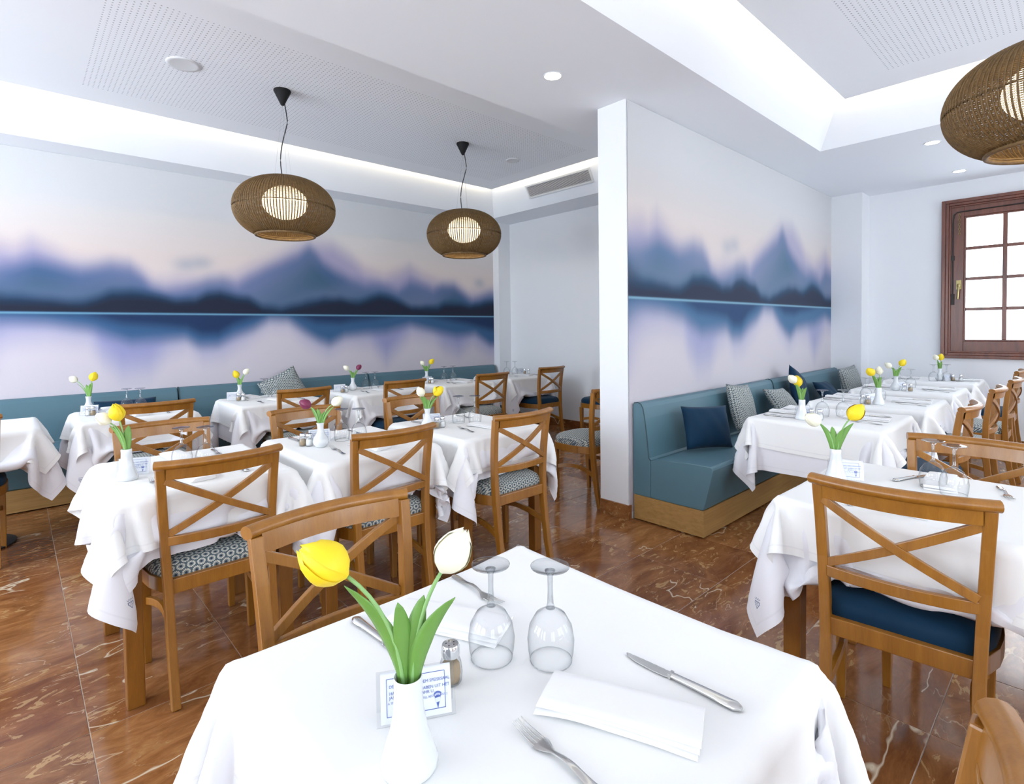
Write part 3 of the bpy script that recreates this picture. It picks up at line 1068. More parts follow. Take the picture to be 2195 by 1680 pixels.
def chair_parts():
    parts = []
    W = 'chair_wood'
    out = d_outline(.172, .233, -.218, .235)
    parts.append(('seat_frame', MB().prism(out, .398, .452).mesh('seat_frame', W, bevel=.003), None))
    # cushion
    out2 = d_outline(.163, .224, -.196, .226)
    vs, fs = [], []
    n = len(out2)
    rings = [(1.0, .450), (1.012, .468), (1.0, .486), (.96, .500), (.88, .510), (.7, .518), (.4, .522), (.02, .523)]
    for s, z in rings:
        vs += [(x * s, y * s, z) for x, y in out2]
    for i in range(len(rings) - 1):
        for j in range(n):
            j2 = (j + 1) % n
            fs.append((i * n + j, i * n + j2, (i + 1) * n + j2, (i + 1) * n + j))
    fs.append(tuple((len(rings) - 1) * n + j for j in range(n)))
    cush = MB().add(vs, fs)
    parts.append(('seat_cushion', cush, 'cushion'))
    # rear legs with stiles
    path = [(-.268, 0), (-.243, .12), (-.222, .26), (-.208, .40), (-.203, .52), (-.205, .64), (-.216, .76), (-.232, .870)]
    sx8 = [.178, .178, .179, .180, .184, .189, .194, .199]
    for s in (-1, 1):
        pts = [(s * xx, y, z) for xx, (y, z) in zip(sx8, path)]
        secw = [.030, .034, .037, .038, .036, .034, .032, .030]
        parts.append(('leg', MB().sweep(pts, lambda i: sq(.030, secw[i]), up=(0, 1, 0)).mesh('leg', W, bevel=.004), None))
        fp = [(s * .200, .140, .0), (s * .198, .150, .40)]
        parts.append(('leg', MB().sweep([fp[0], (s * .200, .142, .12), (s * .199, .148, .3), fp[1]], lambda i: sq(*((.026, .026), (.030, .030), (.036, .036), (.038, .038))[i]), up=(0, 1, 0)).mesh('leg', W, bevel=.004), None))
        # side stretcher, bowed
        st = [(s * (.180 + .016 * q - .02 * math.sin(PI * q)), -.222 + (.365) * q, .235 + .02 * q + .035 * math.sin(PI * q)) for q in np.linspace(0, 1, 9)]
        parts.append(('stretcher', MB().sweep(st, sq(.018, .030)).mesh('stretcher', W, bevel=.003), None))

    def yz(z):
        return np.interp(z, [p[1] for p in path], [p[0] for p in path])
    # top rail
    xs = np.linspace(-.184, .184, 13)
    mbr = MB()
    vs, fs = [], []
    rows = [(.826, 0), (.84, 0), (.86, 0), (.880, -.003)]
    for x in xs:
        for th in (-.012, .012):
            for z, o_ in rows:
                vs.append((x, yz(z) + curve_y(x) + th + o_, z))
    m_ = len(rows)
    for i in range(len(xs) - 1):
        for s_ in (0, 1):
            for j in range(m_ - 1):
                a = i * 2 * m_ + s_ * m_ + j
                b = (i + 1) * 2 * m_ + s_ * m_ + j
                fs.append((a, a + 1, b + 1, b))
        a, b = i * 2 * m_, (i + 1) * 2 * m_
        fs.append((a, b, b + m_, a + m_))
        fs.append((a + m_ - 1, a + 2 * m_ - 1, b + 2 * m_ - 1, b + m_ - 1))
    parts.append(('top_rail', mbr.add(vs, fs).mesh('top_rail', W, smooth=True, sharp=35), None))
    # rolled crest on top, full width
    xs2 = np.linspace(-.216, .216, 17)
    pts = [(x, yz(.872) + curve_y(x * .95) - .006, .881) for x in xs2]
    sec = []
    for a in np.linspace(0, 2 * PI, 13)[:-1]:
        sx_, sy_ = math.cos(a), math.sin(a)
        sec.append((.0205 * sx_ * (1 if sx_ > 0 else 1), .0165 * sy_))
    parts.append(('crest_rail', MB().sweep(pts, sec).mesh('crest_rail', W, smooth=True, sharp=50), None))
    # lower rail
    xs3 = np.linspace(-.176, .176, 11)
    parts.append(('lower_rail', MB().sweep([(x, yz(.60) + curve_y(x, .036), .596) for x in xs3], sq(.018, .034)).mesh('lower_rail', W, bevel=.003), None))
    # cross braces
    for s in (-1, 1):
        pts = []
        for q in np.linspace(0, 1, 11):
            z = .620 + .202 * q
            x = s * (-.175 + .359 * q)
            pts.append((x, yz(z) + curve_y(x, .040) + (.003 if s > 0 else -.004), z))
        parts.append(('cross_brace', MB().sweep(pts, sq(.014, .026)).mesh('cross_brace', W, bevel=.002), None))
    gl = MB()
    return parts


CP = chair_parts()
CUSH = {k: CP[1][1].mesh('seat_cushion', mt_, smooth=True) for k, mt_ in (('daisy', 'daisy_fabric'), ('navy', 'navy_velvet'))}
GL_ME = MB().lathe([(0, 0), (.011, 0), (.012, .004), (0, .004)], 10).mesh('glide', 'black_plastic')


def chair(x, y, rz, seat, label):
    t = thing('dining_chair', label, 'chair', (x, y, 0), rz, 'X-back wooden dining chairs')
    for nm, me, kind in CP:
        if kind == 'cushion':
            link('seat_cushion', CUSH[seat], t)
        else:
            o = link(nm, me, t)
            if nm == 'leg' and me.vertices:
                zmin = .004
                rear = me.vertices[0].co.y < 0
                sx_ = 1 if me.vertices[0].co.x > 0 else -1
                link('glide', GL_ME, o, (sx_ * (.178 if rear else .200), -.266 if rear else .140, -.001))
    return t


for (x, y, rz, seat, lb) in (
    (.566, 2.485, 0, 'daisy', 'daisy seat chair at the near side of the front left table with conical vase'),
    (.600, 1.096, 180, 'daisy', 'big foreground chair behind the nearest table seen from the front'),
    (1.291, 2.443, 0, 'daisy', 'daisy seat chair at the near side of the table with purple and white tulips'),
    (2.052, 2.365, 0, 'daisy', 'daisy seat chair at the near side of the table in front of the white partition'),
    (.552, 3.02, 180, 'daisy', 'chair on the far side of the front left table behind its glasses'),
    (1.278, 2.97, 180, 'daisy', 'chair behind the vase of purple and white tulips in the middle row'),
    (2.03, 2.985, 180, 'navy', 'navy seat chair behind the bulbous vase with a drooping yellow tulip'),
    (.695, 4.503, 0, 'daisy', 'chair at the first whole bench table from the left edge'),
    (1.718, 4.577, 0, 'daisy', 'chair in front of the daisy cushion under the left mural'),
    (2.638, 4.538, 0, 'navy', 'navy seat chair at the bench table with the small purple tulip'),
    (3.666, 4.495, 0, 'daisy', 'daisy seat chair at the last bench table under the left mural'),
    (4.73, 4.64, 0, 'navy', 'navy seat chair against the blank end wall'),
    (-.285, 4.555, 0, 'navy', 'navy seat chair cut by the left picture edge'),
    (3.345, 2.74, 0, 'daisy', 'daisy seat chair half hidden behind the white partition end'),
    (5.20, 4.02, 0, 'navy', 'chair glimpsed through the back of the one by the partition end'),
    (2.05, .388, -84.5, 'navy', 'large navy seat chair in the right foreground seen from behind'),
    (2.495, .30, 90, 'navy', 'chair facing the viewer across the right foreground table'),
    (3.96, .705, 0, 'navy', 'navy seat chair at the first right bench table'),
    (5.12, .69, 0, 'daisy', 'daisy seat chair at the second right bench table'),
    (6.00, .66, 0, 'daisy', 'daisy seat chair at the third right bench table'),
    (7.08, .70, 0, 'navy', 'navy seat chair at the farthest right bench table by the window'),
    (.64, .31, 0, 'navy', 'blurred chair top in the bottom right corner'),
):
    chair(x, y, R(rz), seat, lb)


# ------------------------------------------------------------------ tables and draped cloths
def drape(a, b, drop, seed, h=.03, block=.0, steps=230, iters=14, ztop=.7655, turn=0.0, seats=(), gap=.01):
    """small cloth simulation: a x b table top, square cloth overhanging by drop on every side"""
    rng = np.random.RandomState(seed)
    Lx, Ly = a + 2 * drop, b + 2 * drop
    nx, ny = int(round(Lx / h)) + 1, int(round(Ly / h)) + 1
    hx, hy = Lx / (nx - 1), Ly / (ny - 1)
    xs, ys = np.linspace(-Lx / 2, Lx / 2, nx), np.linspace(-Ly / 2, Ly / 2, ny)
    X, Y = np.meshgrid(xs, ys, indexing='ij')
    if turn:
        X, Y = X * math.cos(turn) - Y * math.sin(turn), X * math.sin(turn) + Y * math.cos(turn)
    P = np.stack([X, Y, np.full_like(X, ztop)], -1)
    ha, hb = a / 2 + block, b / 2 + block
    pin = (np.abs(X) < ha - .004) & (np.abs(Y) < hb - .004)
    over = ~pin
    # gentle start: overhang already bent down a little, with waves
    dx = np.maximum(np.abs(X) - ha, 0)
    dy = np.maximum(np.abs(Y) - hb, 0)
    dd = np.hypot(dx, dy)
    P[..., 2] -= dd * .35
    wav = rng.uniform(0, 6.28, 4)
    amp = .012 * np.minimum(dd / .1, 1)
    P[..., 0] += np.sign(X) * (dx > 0) * amp * np.sin(Y * 16 + wav[0] + (X > 0) * wav[1])
    P[..., 1] += np.sign(Y) * (dy > 0) * amp * np.sin(X * 15 + wav[2] + (Y > 0) * wav[3])
    P += rng.normal(0, .0015, P.shape) * over[..., None]
    Q = P.copy()
    Wt = over.astype(float)[..., None]
    dia = math.hypot(hx, hy)
    C = []
    s = slice
    for st in (0, 1):
        C.append(((s(st, nx - 1, 2), s(None)), (s(st + 1, nx, 2), s(None)), hx, 1.0))
        C.append(((s(None), s(st, ny - 1, 2)), (s(None), s(st + 1, ny, 2)), hy, 1.0))
    for st in (0, 1):
        C.append(((s(0, nx - 1), s(st, ny - 1, 2)), (s(1, nx), s(st + 1, ny, 2)), dia, .55))
        C.append(((s(1, nx), s(st, ny - 1, 2)), (s(0, nx - 1), s(st + 1, ny, 2)), dia, .55))
    Bn = []
    for st in range(4):
        if st + 2 < nx:
            m1 = [i for i in range(nx - 2) if i % 4 == st]
            Bn.append((0, np.array(m1), 2 * hx))
        m1 = [i for i in range(ny - 2) if i % 4 == st]
        Bn.append((1, np.array(m1), 2 * hy))

    def solve(A, B, wa, wb, L, k):
        d = B - A
        ln = np.sqrt((d * d).sum(-1, keepdims=True)) + 1e-9
        ws = wa + wb
        ws[ws == 0] = 1
        corr = d * (1 - L / ln) * k / ws
        return corr * wa, -corr * wb
    dt = 1 / 60
    rr = .009
    for it in range(steps):
        V = (P - Q) * (.985 if it < steps * .75 else .90)
        Q = P.copy()
        P = P + (V + np.array([0, 0, -9.8]) * dt * dt) * Wt
        for k in range(iters):
            for sa, sb, L, kk in C:
                ca, cb = solve(P[sa], P[sb], Wt[sa], Wt[sb], L, kk)
                P[sa] += ca
                P[sb] += cb
            if k % 5 == 0:
                for ax, idx, L in Bn:
                    if len(idx) == 0:
                        continue
                    if ax == 0:
                        A, B = P[idx], P[idx + 2]
                        ca, cb = solve(A, B, Wt[idx], Wt[idx + 2], L, .12)
                        P[idx] += ca
                        P[idx + 2] += cb
                    else:
                        A, B = P[:, idx], P[:, idx + 2]
                        ca, cb = solve(A, B, Wt[:, idx], Wt[:, idx + 2], L, .12)
                        P[:, idx] += ca
                        P[:, idx + 2] += cb
            # keep outside the rounded table block
            qx, qy = np.abs(P[..., 0]) - (ha - rr), np.abs(P[..., 1]) - (hb - rr)
            qz = P[..., 2] - (ztop - rr)
            inside = (qx < rr) & (qy < rr) & (qz < rr) & over
            if inside.any():
                ex, ey, ez = np.maximum(qx, 0), np.maximum(qy, 0), np.maximum(qz, 0)
                # distance in the rounded corner region
                d_ = np.sqrt(ex ** 2 + ey ** 2 + ez ** 2)
                cor = inside & ((ex > 0).astype(int) + (ey > 0) + (ez > 0) >= 2) & (d_ < rr) & (d_ > 1e-6)
                for arr, e_, cax, hh in ((P[..., 0], ex, 0, ha - rr), (P[..., 1], ey, 1, hb - rr)):
                    sg = np.sign(arr)
                    arr[cor] = (sg * (hh + np.where(e_ > 0, e_ / np.maximum(d_, 1e-6) * rr, np.abs(arr) - hh)))[cor]
                z_ = P[..., 2]
                z_[cor] = np.where(ez > 0, ztop - rr + ez / np.maximum(d_, 1e-6) * rr, z_)[cor]
                flat = inside & ~cor
                px_, py_, pz_ = rr - qx, rr - qy, rr - qz
                mn = np.minimum(np.minimum(px_, py_), pz_)
                fx = flat & (mn == px_) & (mn > 0)
                fy = flat & (mn == py_) & (mn > 0) & ~fx
                fz = flat & (mn == pz_) & (mn > 0) & ~fx & ~fy
                P[..., 0][fx] = (np.sign(P[..., 0]) * ha)[fx]
                P[..., 1][fy] = (np.sign(P[..., 1]) * hb)[fy]
                P[..., 2][fz] = ztop
            for (sxc, sy0, sy1) in (seats if it > steps * .55 else ()):
                near = over & (np.abs(P[..., 0] - sxc) < .25) & (P[..., 2] < .60) & (np.sign(P[..., 1]) == np.sign(sy0 + sy1))
                lim = hb + gap
                P[..., 1][near] = np.clip(P[..., 1], -lim, lim)[near]
                onseat = over & (np.abs(P[..., 0] - sxc) < .235) & (P[..., 1] > sy0) & (P[..., 1] < sy1) & (P[..., 2] < .532)
                if onseat.any():
                    shallow = onseat & (P[..., 2] > .40)
                    P[..., 2][shallow] = .532
    # smooth resample (Catmull-Rom) x2

    def up(A):
        n = A.shape[0]
        Ap = np.concatenate([2 * A[:1] - A[1:2], A, 2 * A[-1:] - A[-2:-1]], 0)
        mid = (-Ap[:-3] + 9 * Ap[1:-2] + 9 * Ap[2:-1] - Ap[3:]) / 16
        out = np.empty((2 * n - 1,) + A.shape[1:])
        out[0::2] = A
        out[1::2] = mid
        return out
    U = up(P)
    U = up(U.transpose(1, 0, 2)).transpose(1, 0, 2)
    return U


def cloth_mesh(name, U, mat):
    nx, ny = U.shape[:2]
    i = np.arange(nx * ny).reshape(nx, ny)
    q = np.stack([i[:-1, :-1].ravel(), i[1:, :-1].ravel(), i[1:, 1:].ravel(), i[:-1, 1:].ravel()], 1)
    me = bpy.data.meshes.new(name)
    me.from_pydata(U.reshape(-1, 3).tolist(), [], q.tolist())
    uvl = me.uv_layers.new(name='UVMap')
    uu, vv2 = np.meshgrid(np.linspace(0, 1, nx), np.linspace(0, 1, ny), indexing='ij')
    uv = np.stack([uu.ravel(), vv2.ravel()], 1)[q.ravel()]
    uvl.data.foreach_set('uv', uv.astype('f').ravel())
    me.polygons.foreach_set('use_smooth', [True] * len(me.polygons))
    me.materials.append(M[mat])
    return me


TT = .752   # wooden top
SIM = {}
for key, a, b, sd, gp, st_ in (('narrow', .63, .75, 3, .006, ((.02, -.60, 0), (-.01, 0, .60))), ('square', .73, .73, 11, .022, ((.03, -.60, 0), (-.02, 0, .60))),
                           ('bench', .70, .67, 23, .09, ((.05, -.60, 0),))):
    under = drape(a, b, .30, sd, h=.0315, ztop=TT + .0055, turn=R(1.0), seats=st_, gap=gp)
    top = drape(a, b, .19, sd + 5, h=.029, block=.010, ztop=TT + .0125, turn=R(-1.5))
    SIM[key] = (cloth_mesh('under_cloth', under, 'cloth_under'), cloth_mesh('tablecloth', top, 'cloth_top'), a, b)
TOPZ = TT + .0130

TB = {}
for key, (mu, mtp, a, b) in SIM.items():
    a2, b2 = a - .018, b - .018
    rc = .04
    ol = [(sx * (a2 / 2 - rc) + rc * math.cos(q), sy * (b2 / 2 - rc) + rc * math.sin(q)) for sx, sy, q0 in ((1, 1, 0), (-1, 1, PI / 2), (-1, -1, PI), (1, -1, 1.5 * PI)) for q in np.linspace(q0, q0 + PI / 2, 6)]
    TB[key] = (MB().prism(ol, TT - .026, TT).mesh('tabletop', 'table_wood', bevel=.003),
               MB().box((0, 0, TT - .065), (a2 - .06, b2 - .06, .075)).mesh('apron', 'table_wood'),
               MB().box((0, 0, (TT - .027) / 2), (.058, .058, TT - .027), taper=.95).mesh('leg', 'table_wood', bevel=.004),
               MB().lathe([(.03, .03), (.03, TT - .03), (.0, TT - .03)], 20).lathe([(0, 0), (.0, .03)], 3).mesh('column', 'cast_iron', smooth=True, sharp=40),
               MB().lathe([(0, 0), (.225, 0), (.228, .010), (.20, .022), (.05, .045), (.034, .06), (0, .06)], 36).mesh('base', 'cast_iron', smooth=True, sharp=40))


def table(name, x, y, rz, key, pedestal, where):
    mu, mtp, a, b = SIM[key]
    t = thing('dining_table', 'wooden dining table under white cloths: ' + where.replace('on the', 'the', 1), 'table', (x, y, 0), rz, 'dining tables under white cloths')
    top, apron, leg, colm, base = TB[key]
    link('tabletop', top, t)
    if pedestal:
        link('column', colm, t)
        link('base', base, t)
    else:
        link('apron', apron, t)
        for sx in (-1, 1):
            for sy in (-1, 1):
                link('leg', leg, t, (sx * (a / 2 - .047), sy * (b / 2 - .047), 0))
    fl_ = TFLIP.get(name, 0)
    u = link('under_cloth', mu, None, (x, y, 0), (0, 0, rz + fl_))
    tag(u, 'longer white under cloth, ' + where, 'tablecloth', 'white under cloths')
    c = link('tablecloth', mtp, None, (x, y, 0), (0, 0, rz + fl_))
    tag(c, 'shorter white top cloth, ' + where, 'tablecloth', 'white top cloths')


TFLIP = {'L2': PI, 'R3': PI, 'R5': PI, 'R1': PI}
WHERE = {
    'front': 'on the nearest foreground table',
    'L1': 'on the front left table',
    'L2': 'on the middle row purple tulip table',
    'L3': 'on the middle row table nearest the partition',
    'N0': 'on the left bench table cut by the edge',
    'N1': 'on the first whole left bench table',
    'N2': 'on the left bench table before the daisy cushion',
    'N3': 'on the left bench purple tulip table',
    'N4': 'on the last left bench table',
    'N5': 'on the blank end wall table',
    'R1': 'on the right foreground table',
    'R2': 'on the first right bench table',
    'R3': 'on the second right bench table',
    'R4': 'on the third right bench table',
    'R5': 'on the farthest right bench table',
}
TBL = {
    'front': (.628, .672, 0, 'square', False),
    'L1': (.555, 2.68, 0, 'narrow', False), 'L2': (1.285, 2.665, 0, 'narrow', False), 'L3': (2.04, 2.63, 0, 'narrow', False),
    'N0': (-.25, 4.83, 0, 'bench', True), 'N1': (.645, 4.88, 0, 'bench', True), 'N2': (1.64, 4.90, 0, 'bench', True),
    'N3': (2.60, 4.86, 0, 'bench', True), 'N4': (3.61, 4.90, 0, 'bench', True), 'N5': (4.62, 4.98, 0, 'bench', True),
    'R1': (2.27, .365, PI / 2, 'square', False),
    'R2': (3.82, 1.13, 0, 'square', True), 'R3': (4.86, 1.11, 0, 'square', True), 'R4': (5.94, 1.115, 0, 'square', True), 'R5': (7.03, 1.11, 0, 'square', True),
}
for k, (x, y, rz, key, ped) in TBL.items():
    table(k, x, y, rz, key, ped, WHERE[k])

# ------------------------------------------------------------------ table ware
VASE_C = [(0, .003), (.036, .003), (.0385, .008), (.038, .016), (.032, .034), (.025, .056), (.0205, .080), (.0190, .105), (.0190, .124), (.0182, .126), (.0172, .124), (.0168, .09), (.0, .08)]
VASE_B = [(0, .003), (.022, .003), (.028, .008), (.037, .022), (.039, .034), (.034, .050), (.022, .068), (.0155, .086), (.0150, .102), (.0175, .118), (.0205, .126), (.019, .127), (.0150, .116), (.0138, .10), (.0, .07)]
VM = {'cone': MB().lathe(VASE_C, 36).mesh('vase', 'porcelain', smooth=True, sharp=60), 'bulb': MB().lathe(VASE_B, 36).mesh('vase', 'porcelain', smooth=True, sharp=60)}
GH = .168
g_bowl = MB().lathe([(.0365, 0), (.040, .018), (.0415, .038), (.0375, .062), (.026, .082), (.010, .092), (.0, .0945)], 40).mesh('bowl', 'thin_glass', smooth=True)
g_bowl2 = None
g_rim = MB().lathe([(.0363, 0), (.0373, .0), (.0373, .0014), (.0363, .0014)], 40, close=True).mesh('rim', 'stem_glass', smooth=True)
g_stem = MB().lathe([(.0, .0925), (.0085, .093), (.0055, .102), (.0046, .125), (.0050, .150), (.0095, .160), (0, .160)], 20).mesh('stem', 'stem_glass', smooth=True)
g_foot = MB().lathe([(0, .160), (.010, .161), (.034, .166), (.0345, .168), (.033, .1685), (.012, .1665), (0, .1665)], 40).mesh('foot', 'thin_glass', smooth=True)
s_body = MB().lathe([(0, .0), (.016, 0), (.0185, .004), (.0195, .018), (.0175, .034), (.0135, .046), (.0135, .050)], 24).mesh('body', 'shaker_glass', smooth=True)
s_lid = MB().lathe([(.0150, .045), (.0158, .050), (.0155, .060), (.0135, .0645), (0, .0655)], 24).mesh('lid', 'chrome', smooth=True, sharp=50)
s_fill = {k: MB().lathe([(0, .004), (.0145, .004), (.0165, .016), (.0150, .030), (.011, .036), (0, .037)], 18).mesh('contents', mt_, smooth=True) for k, mt_ in (('pepper', 'pepper_grain'), ('salt', 'salt_grain'))}
s_holes = MB()
for i in range(5):
    a = i * 1.257
    s_holes.lathe([(0, .0006), (.0011, .0004), (.0012, 0)], 8, (.007 * math.cos(a), .007 * math.sin(a), .0650))
s_holes = s_holes.mesh('holes', 'iron_old')

# knife: handle + serrated blade along +x, centred
kb = []
for i in range(15):
    q = i / 14
    kb.append((.022 + .088 * q, -.0085 * (1 - .45 * q ** 2) - .0007 * (i % 2)))
kt = [(.110, -.003), (.104, .0030), (.085, .0080), (.055, .0098), (.030, .0090), (.022, .006)]
blade = MB().prism(kb + kt, .0018, .0034).mesh('blade', 'steel', bevel=.0004, seg=1)
hp = []
for i in range(13):
    q = i / 12
    hp.append((.022 - .118 * q, 0, .0045 + .0005 * math.sin(q * PI)))


def hsec(i):
    q = i / 12
    wd = .0066 + .0048 * q ** 1.4
    th = .0044 + .0014 * q
    if i == 12:
        wd, th = wd * .45, th * .45
    return [(wd * math.cos(a), th * math.sin(a)) for a in np.linspace(0, 2 * PI, 13)[:-1]]


handle = MB().sweep(hp, hsec).box((.0215, 0, .0042), (.005, .0135, .0085)).mesh('handle', 'steel', smooth=True, sharp=50)
# fork, tines toward +x
fp_ = []
for i in range(21):
    q = i / 20
    z = .0026 + .0065 * math.exp(-((q - .60) / .20) ** 2)
    fp_.append((-.098 + .140 * q, 0, z))


def fsec(i):
    q = i / 20
    wd = .0068 * (1 - q) ** 1.3 + .0027 if q < .78 else .0026 + .0105 * min(1, (q - .78) / .16)
    if i == 0:
        wd *= .5
    th = .0013
    return [(wd * math.cos(a), th * math.sin(a)) for a in np.linspace(0, 2 * PI, 11)[:-1]]


fork_body = MB().sweep(fp_, fsec).mesh('handle', 'steel', smooth=True, sharp=60)
tm = []
for i in range(4):
    yy = -.0098 + i * .00653
    pts = [(.040 + .050 * q, yy * (1 - .10 * q), .0032 + .0016 * math.sin(q * PI * .5) * 0 + .006 * q * q) for q in np.linspace(0, 1, 7)]
    tm.append(MB().sweep(pts, lambda i_: sq(.0030 - .0003 * i_, .0016)).mesh('tine', 'steel', bevel=.0004, seg=1))


# folded napkin: stacked layers with a rounded fold, gently bowed
def napkin_mesh(seed, L_=.235, W_=.095):
    rng = np.random.RandomState(seed)
    mb = MB()
    n = 18
    for lay in range(3):
        zc = .0035 + lay * .0052
        wl = W_ * (1 - .05 * lay)
        of = .003 * (lay - 1)
        vs, fs = [], []
        m_ = 10
        bow = rng.uniform(.004, .010)
        for i in range(n + 1):
            q = i / n
            x = -L_ / 2 + L_ * q + .002 * lay
            yb_ = bow * math.sin(q * PI) + of
            lift = .003 * math.sin(q * PI * 1.3 + lay) + .0015 * math.sin(q * 9 + lay * 2)
            lift = max(lift, 0)
            for j in range(m_):
                a = 2 * PI * j / m_
                ca, sa = math.cos(a), math.sin(a)
                sx_ = abs(ca) ** .35 * (1 if ca > 0 else -1)
                sy_ = abs(sa) ** .8 * (1 if sa > 0 else -1)
                vs.append((x, yb_ + sx_ * wl / 2, zc + lift + sy_ * .0029))
        for i in range(n):
            for j in range(m_):
                j2 = (j + 1) % m_
                fs.append((i * m_ + j, i * m_ + j2, (i + 1) * m_ + j2, (i + 1) * m_ + j))
        fs.append(tuple(range(m_)))
        fs.append(tuple(n * m_ + j for j in range(m_ - 1, -1, -1)))
        mb.add(vs, fs)
    return mb.mesh('napkin', 'napkin', smooth=True, sharp=70)


NAP = [napkin_mesh(s) for s in (1, 2)]

# tent card: clear acrylic stand with a printed card
CW, CHH = .105, .075
tilt = R(14)


def text_mesh(s, size):
    cu = bpy.data.curves.new('lettering', 'FONT')
    cu.body = s
    cu.size = size
    cu.resolution_u = 2
    o = bpy.data.objects.new('tmp', cu)
    COL.objects.link(o)
    dg = bpy.context.evaluated_depsgraph_get()
    me = bpy.data.meshes.new_from_object(o.evaluated_get(dg))
    bpy.data.objects.remove(o)
    me.materials.clear()
    me.materials.append(M['ink_blue'])
    me.name = 'lettering'
    return me


card_stand = MB().box((0, 0, CHH / 2), (CW + .012, .0012, CHH)).mesh('stand_front', 'acrylic')
card_sheet = MB().box((0, 0, CHH / 2), (CW, .0006, CHH - .006)).mesh('card', 'card_paper')
bl = MB()
for (cx, cz, sx, sz) in ((0, .012, CW - .018, .0008), (0, CHH - .012, CW - .018, .0008), (-(CW - .018) / 2, CHH / 2, .0008, CHH - .024), ((CW - .018) / 2, CHH / 2, .0008, CHH - .024)):
    bl.box((cx, 0, cz), (sx, .0003, sz))
border = bl.mesh('border', 'ink_blue')
pts = [(0, 0)] + [(.0125 * math.sin(a), .0235 * math.cos(a)) for a in np.linspace(-.48, .48, 9)]
vs = [(x, 0, z) for x, z in pts] + [(x, .0004, z) for x, z in pts]
n_ = len(pts)
logo = MB().add(vs, [tuple(range(n_))] + [tuple(range(2 * n_ - 1, n_ - 1, -1))] + [(i, (i + 1) % n_, n_ + (i + 1) % n_, n_ + i) for i in range(n_)]).mesh('emblem', 'ink_blue')
lp = []
for i in range(8):
    a0_, a1_ = -.40 + i * .10, -.40 + i * .10 + .065
    lp += [[(.0112 * math.sin(a), .0212 * math.cos(a)) for a in (a0_, a1_)] + [(.0098 * math.sin(a), .0186 * math.cos(a)) for a in (a1_, a0_)]]
lg = MB()
for q in lp:
    lg.add([(x, 0, z) for x, z in q], [(0, 1, 2, 3)])
lg.add([(-.0030, 0, .008), (.0030, 0, .0095), (.0038, 0, .0155), (-.0042, 0, .0145)], [(0, 1, 2, 3)])
logo2 = lg.mesh('emblem_lettering', 'ink_pale')
TXT = [(text_mesh('DEM SPEISESAAL', .0062), .008, .050), (text_mesh('HABEN UIT HET', .0062), .008, .041), (text_mesh('JAHR U.', .0062), .008, .035), (text_mesh('A TELL RESTAURANT 3', .0042), .006, .0285),
       (text_mesh('DEAR GUEST,', .0062), -.042, .050), (text_mesh('THIS TABLE IS', .0055), -.042, .041), (text_mesh('RESERVED', .0055), -.042, .033)]
TXT = TXT[:4]


def card(x, y, rz, lb):
    t = thing('table_card', lb, 'sign', (x, y, TOPZ), rz, 'printed table cards')
    f = link('stand_front', card_stand, t, (0, -.013, 0), (-tilt, 0, 0))
    link('stand_back', card_stand, t, (0, .022, 0), (tilt, 0, 0))
    c = link('card', card_sheet, t, (0, -.0122, .0), (-tilt, 0, 0))
    link('border', border, c, (0, -.0010, 0))
    link('emblem', logo, c, (.032, -.0012, .012))
    link('emblem_lettering', logo2, c, (.032, -.0014, .012))
    for me, tx, tz in TXT:
        link('lettering', me, c, (tx - .002, -.0011, tz), (P90, 0, 0))
        link('lettering', me, c, (tx - .048, -.0011, tz), (P90, 0, 0))
    return t


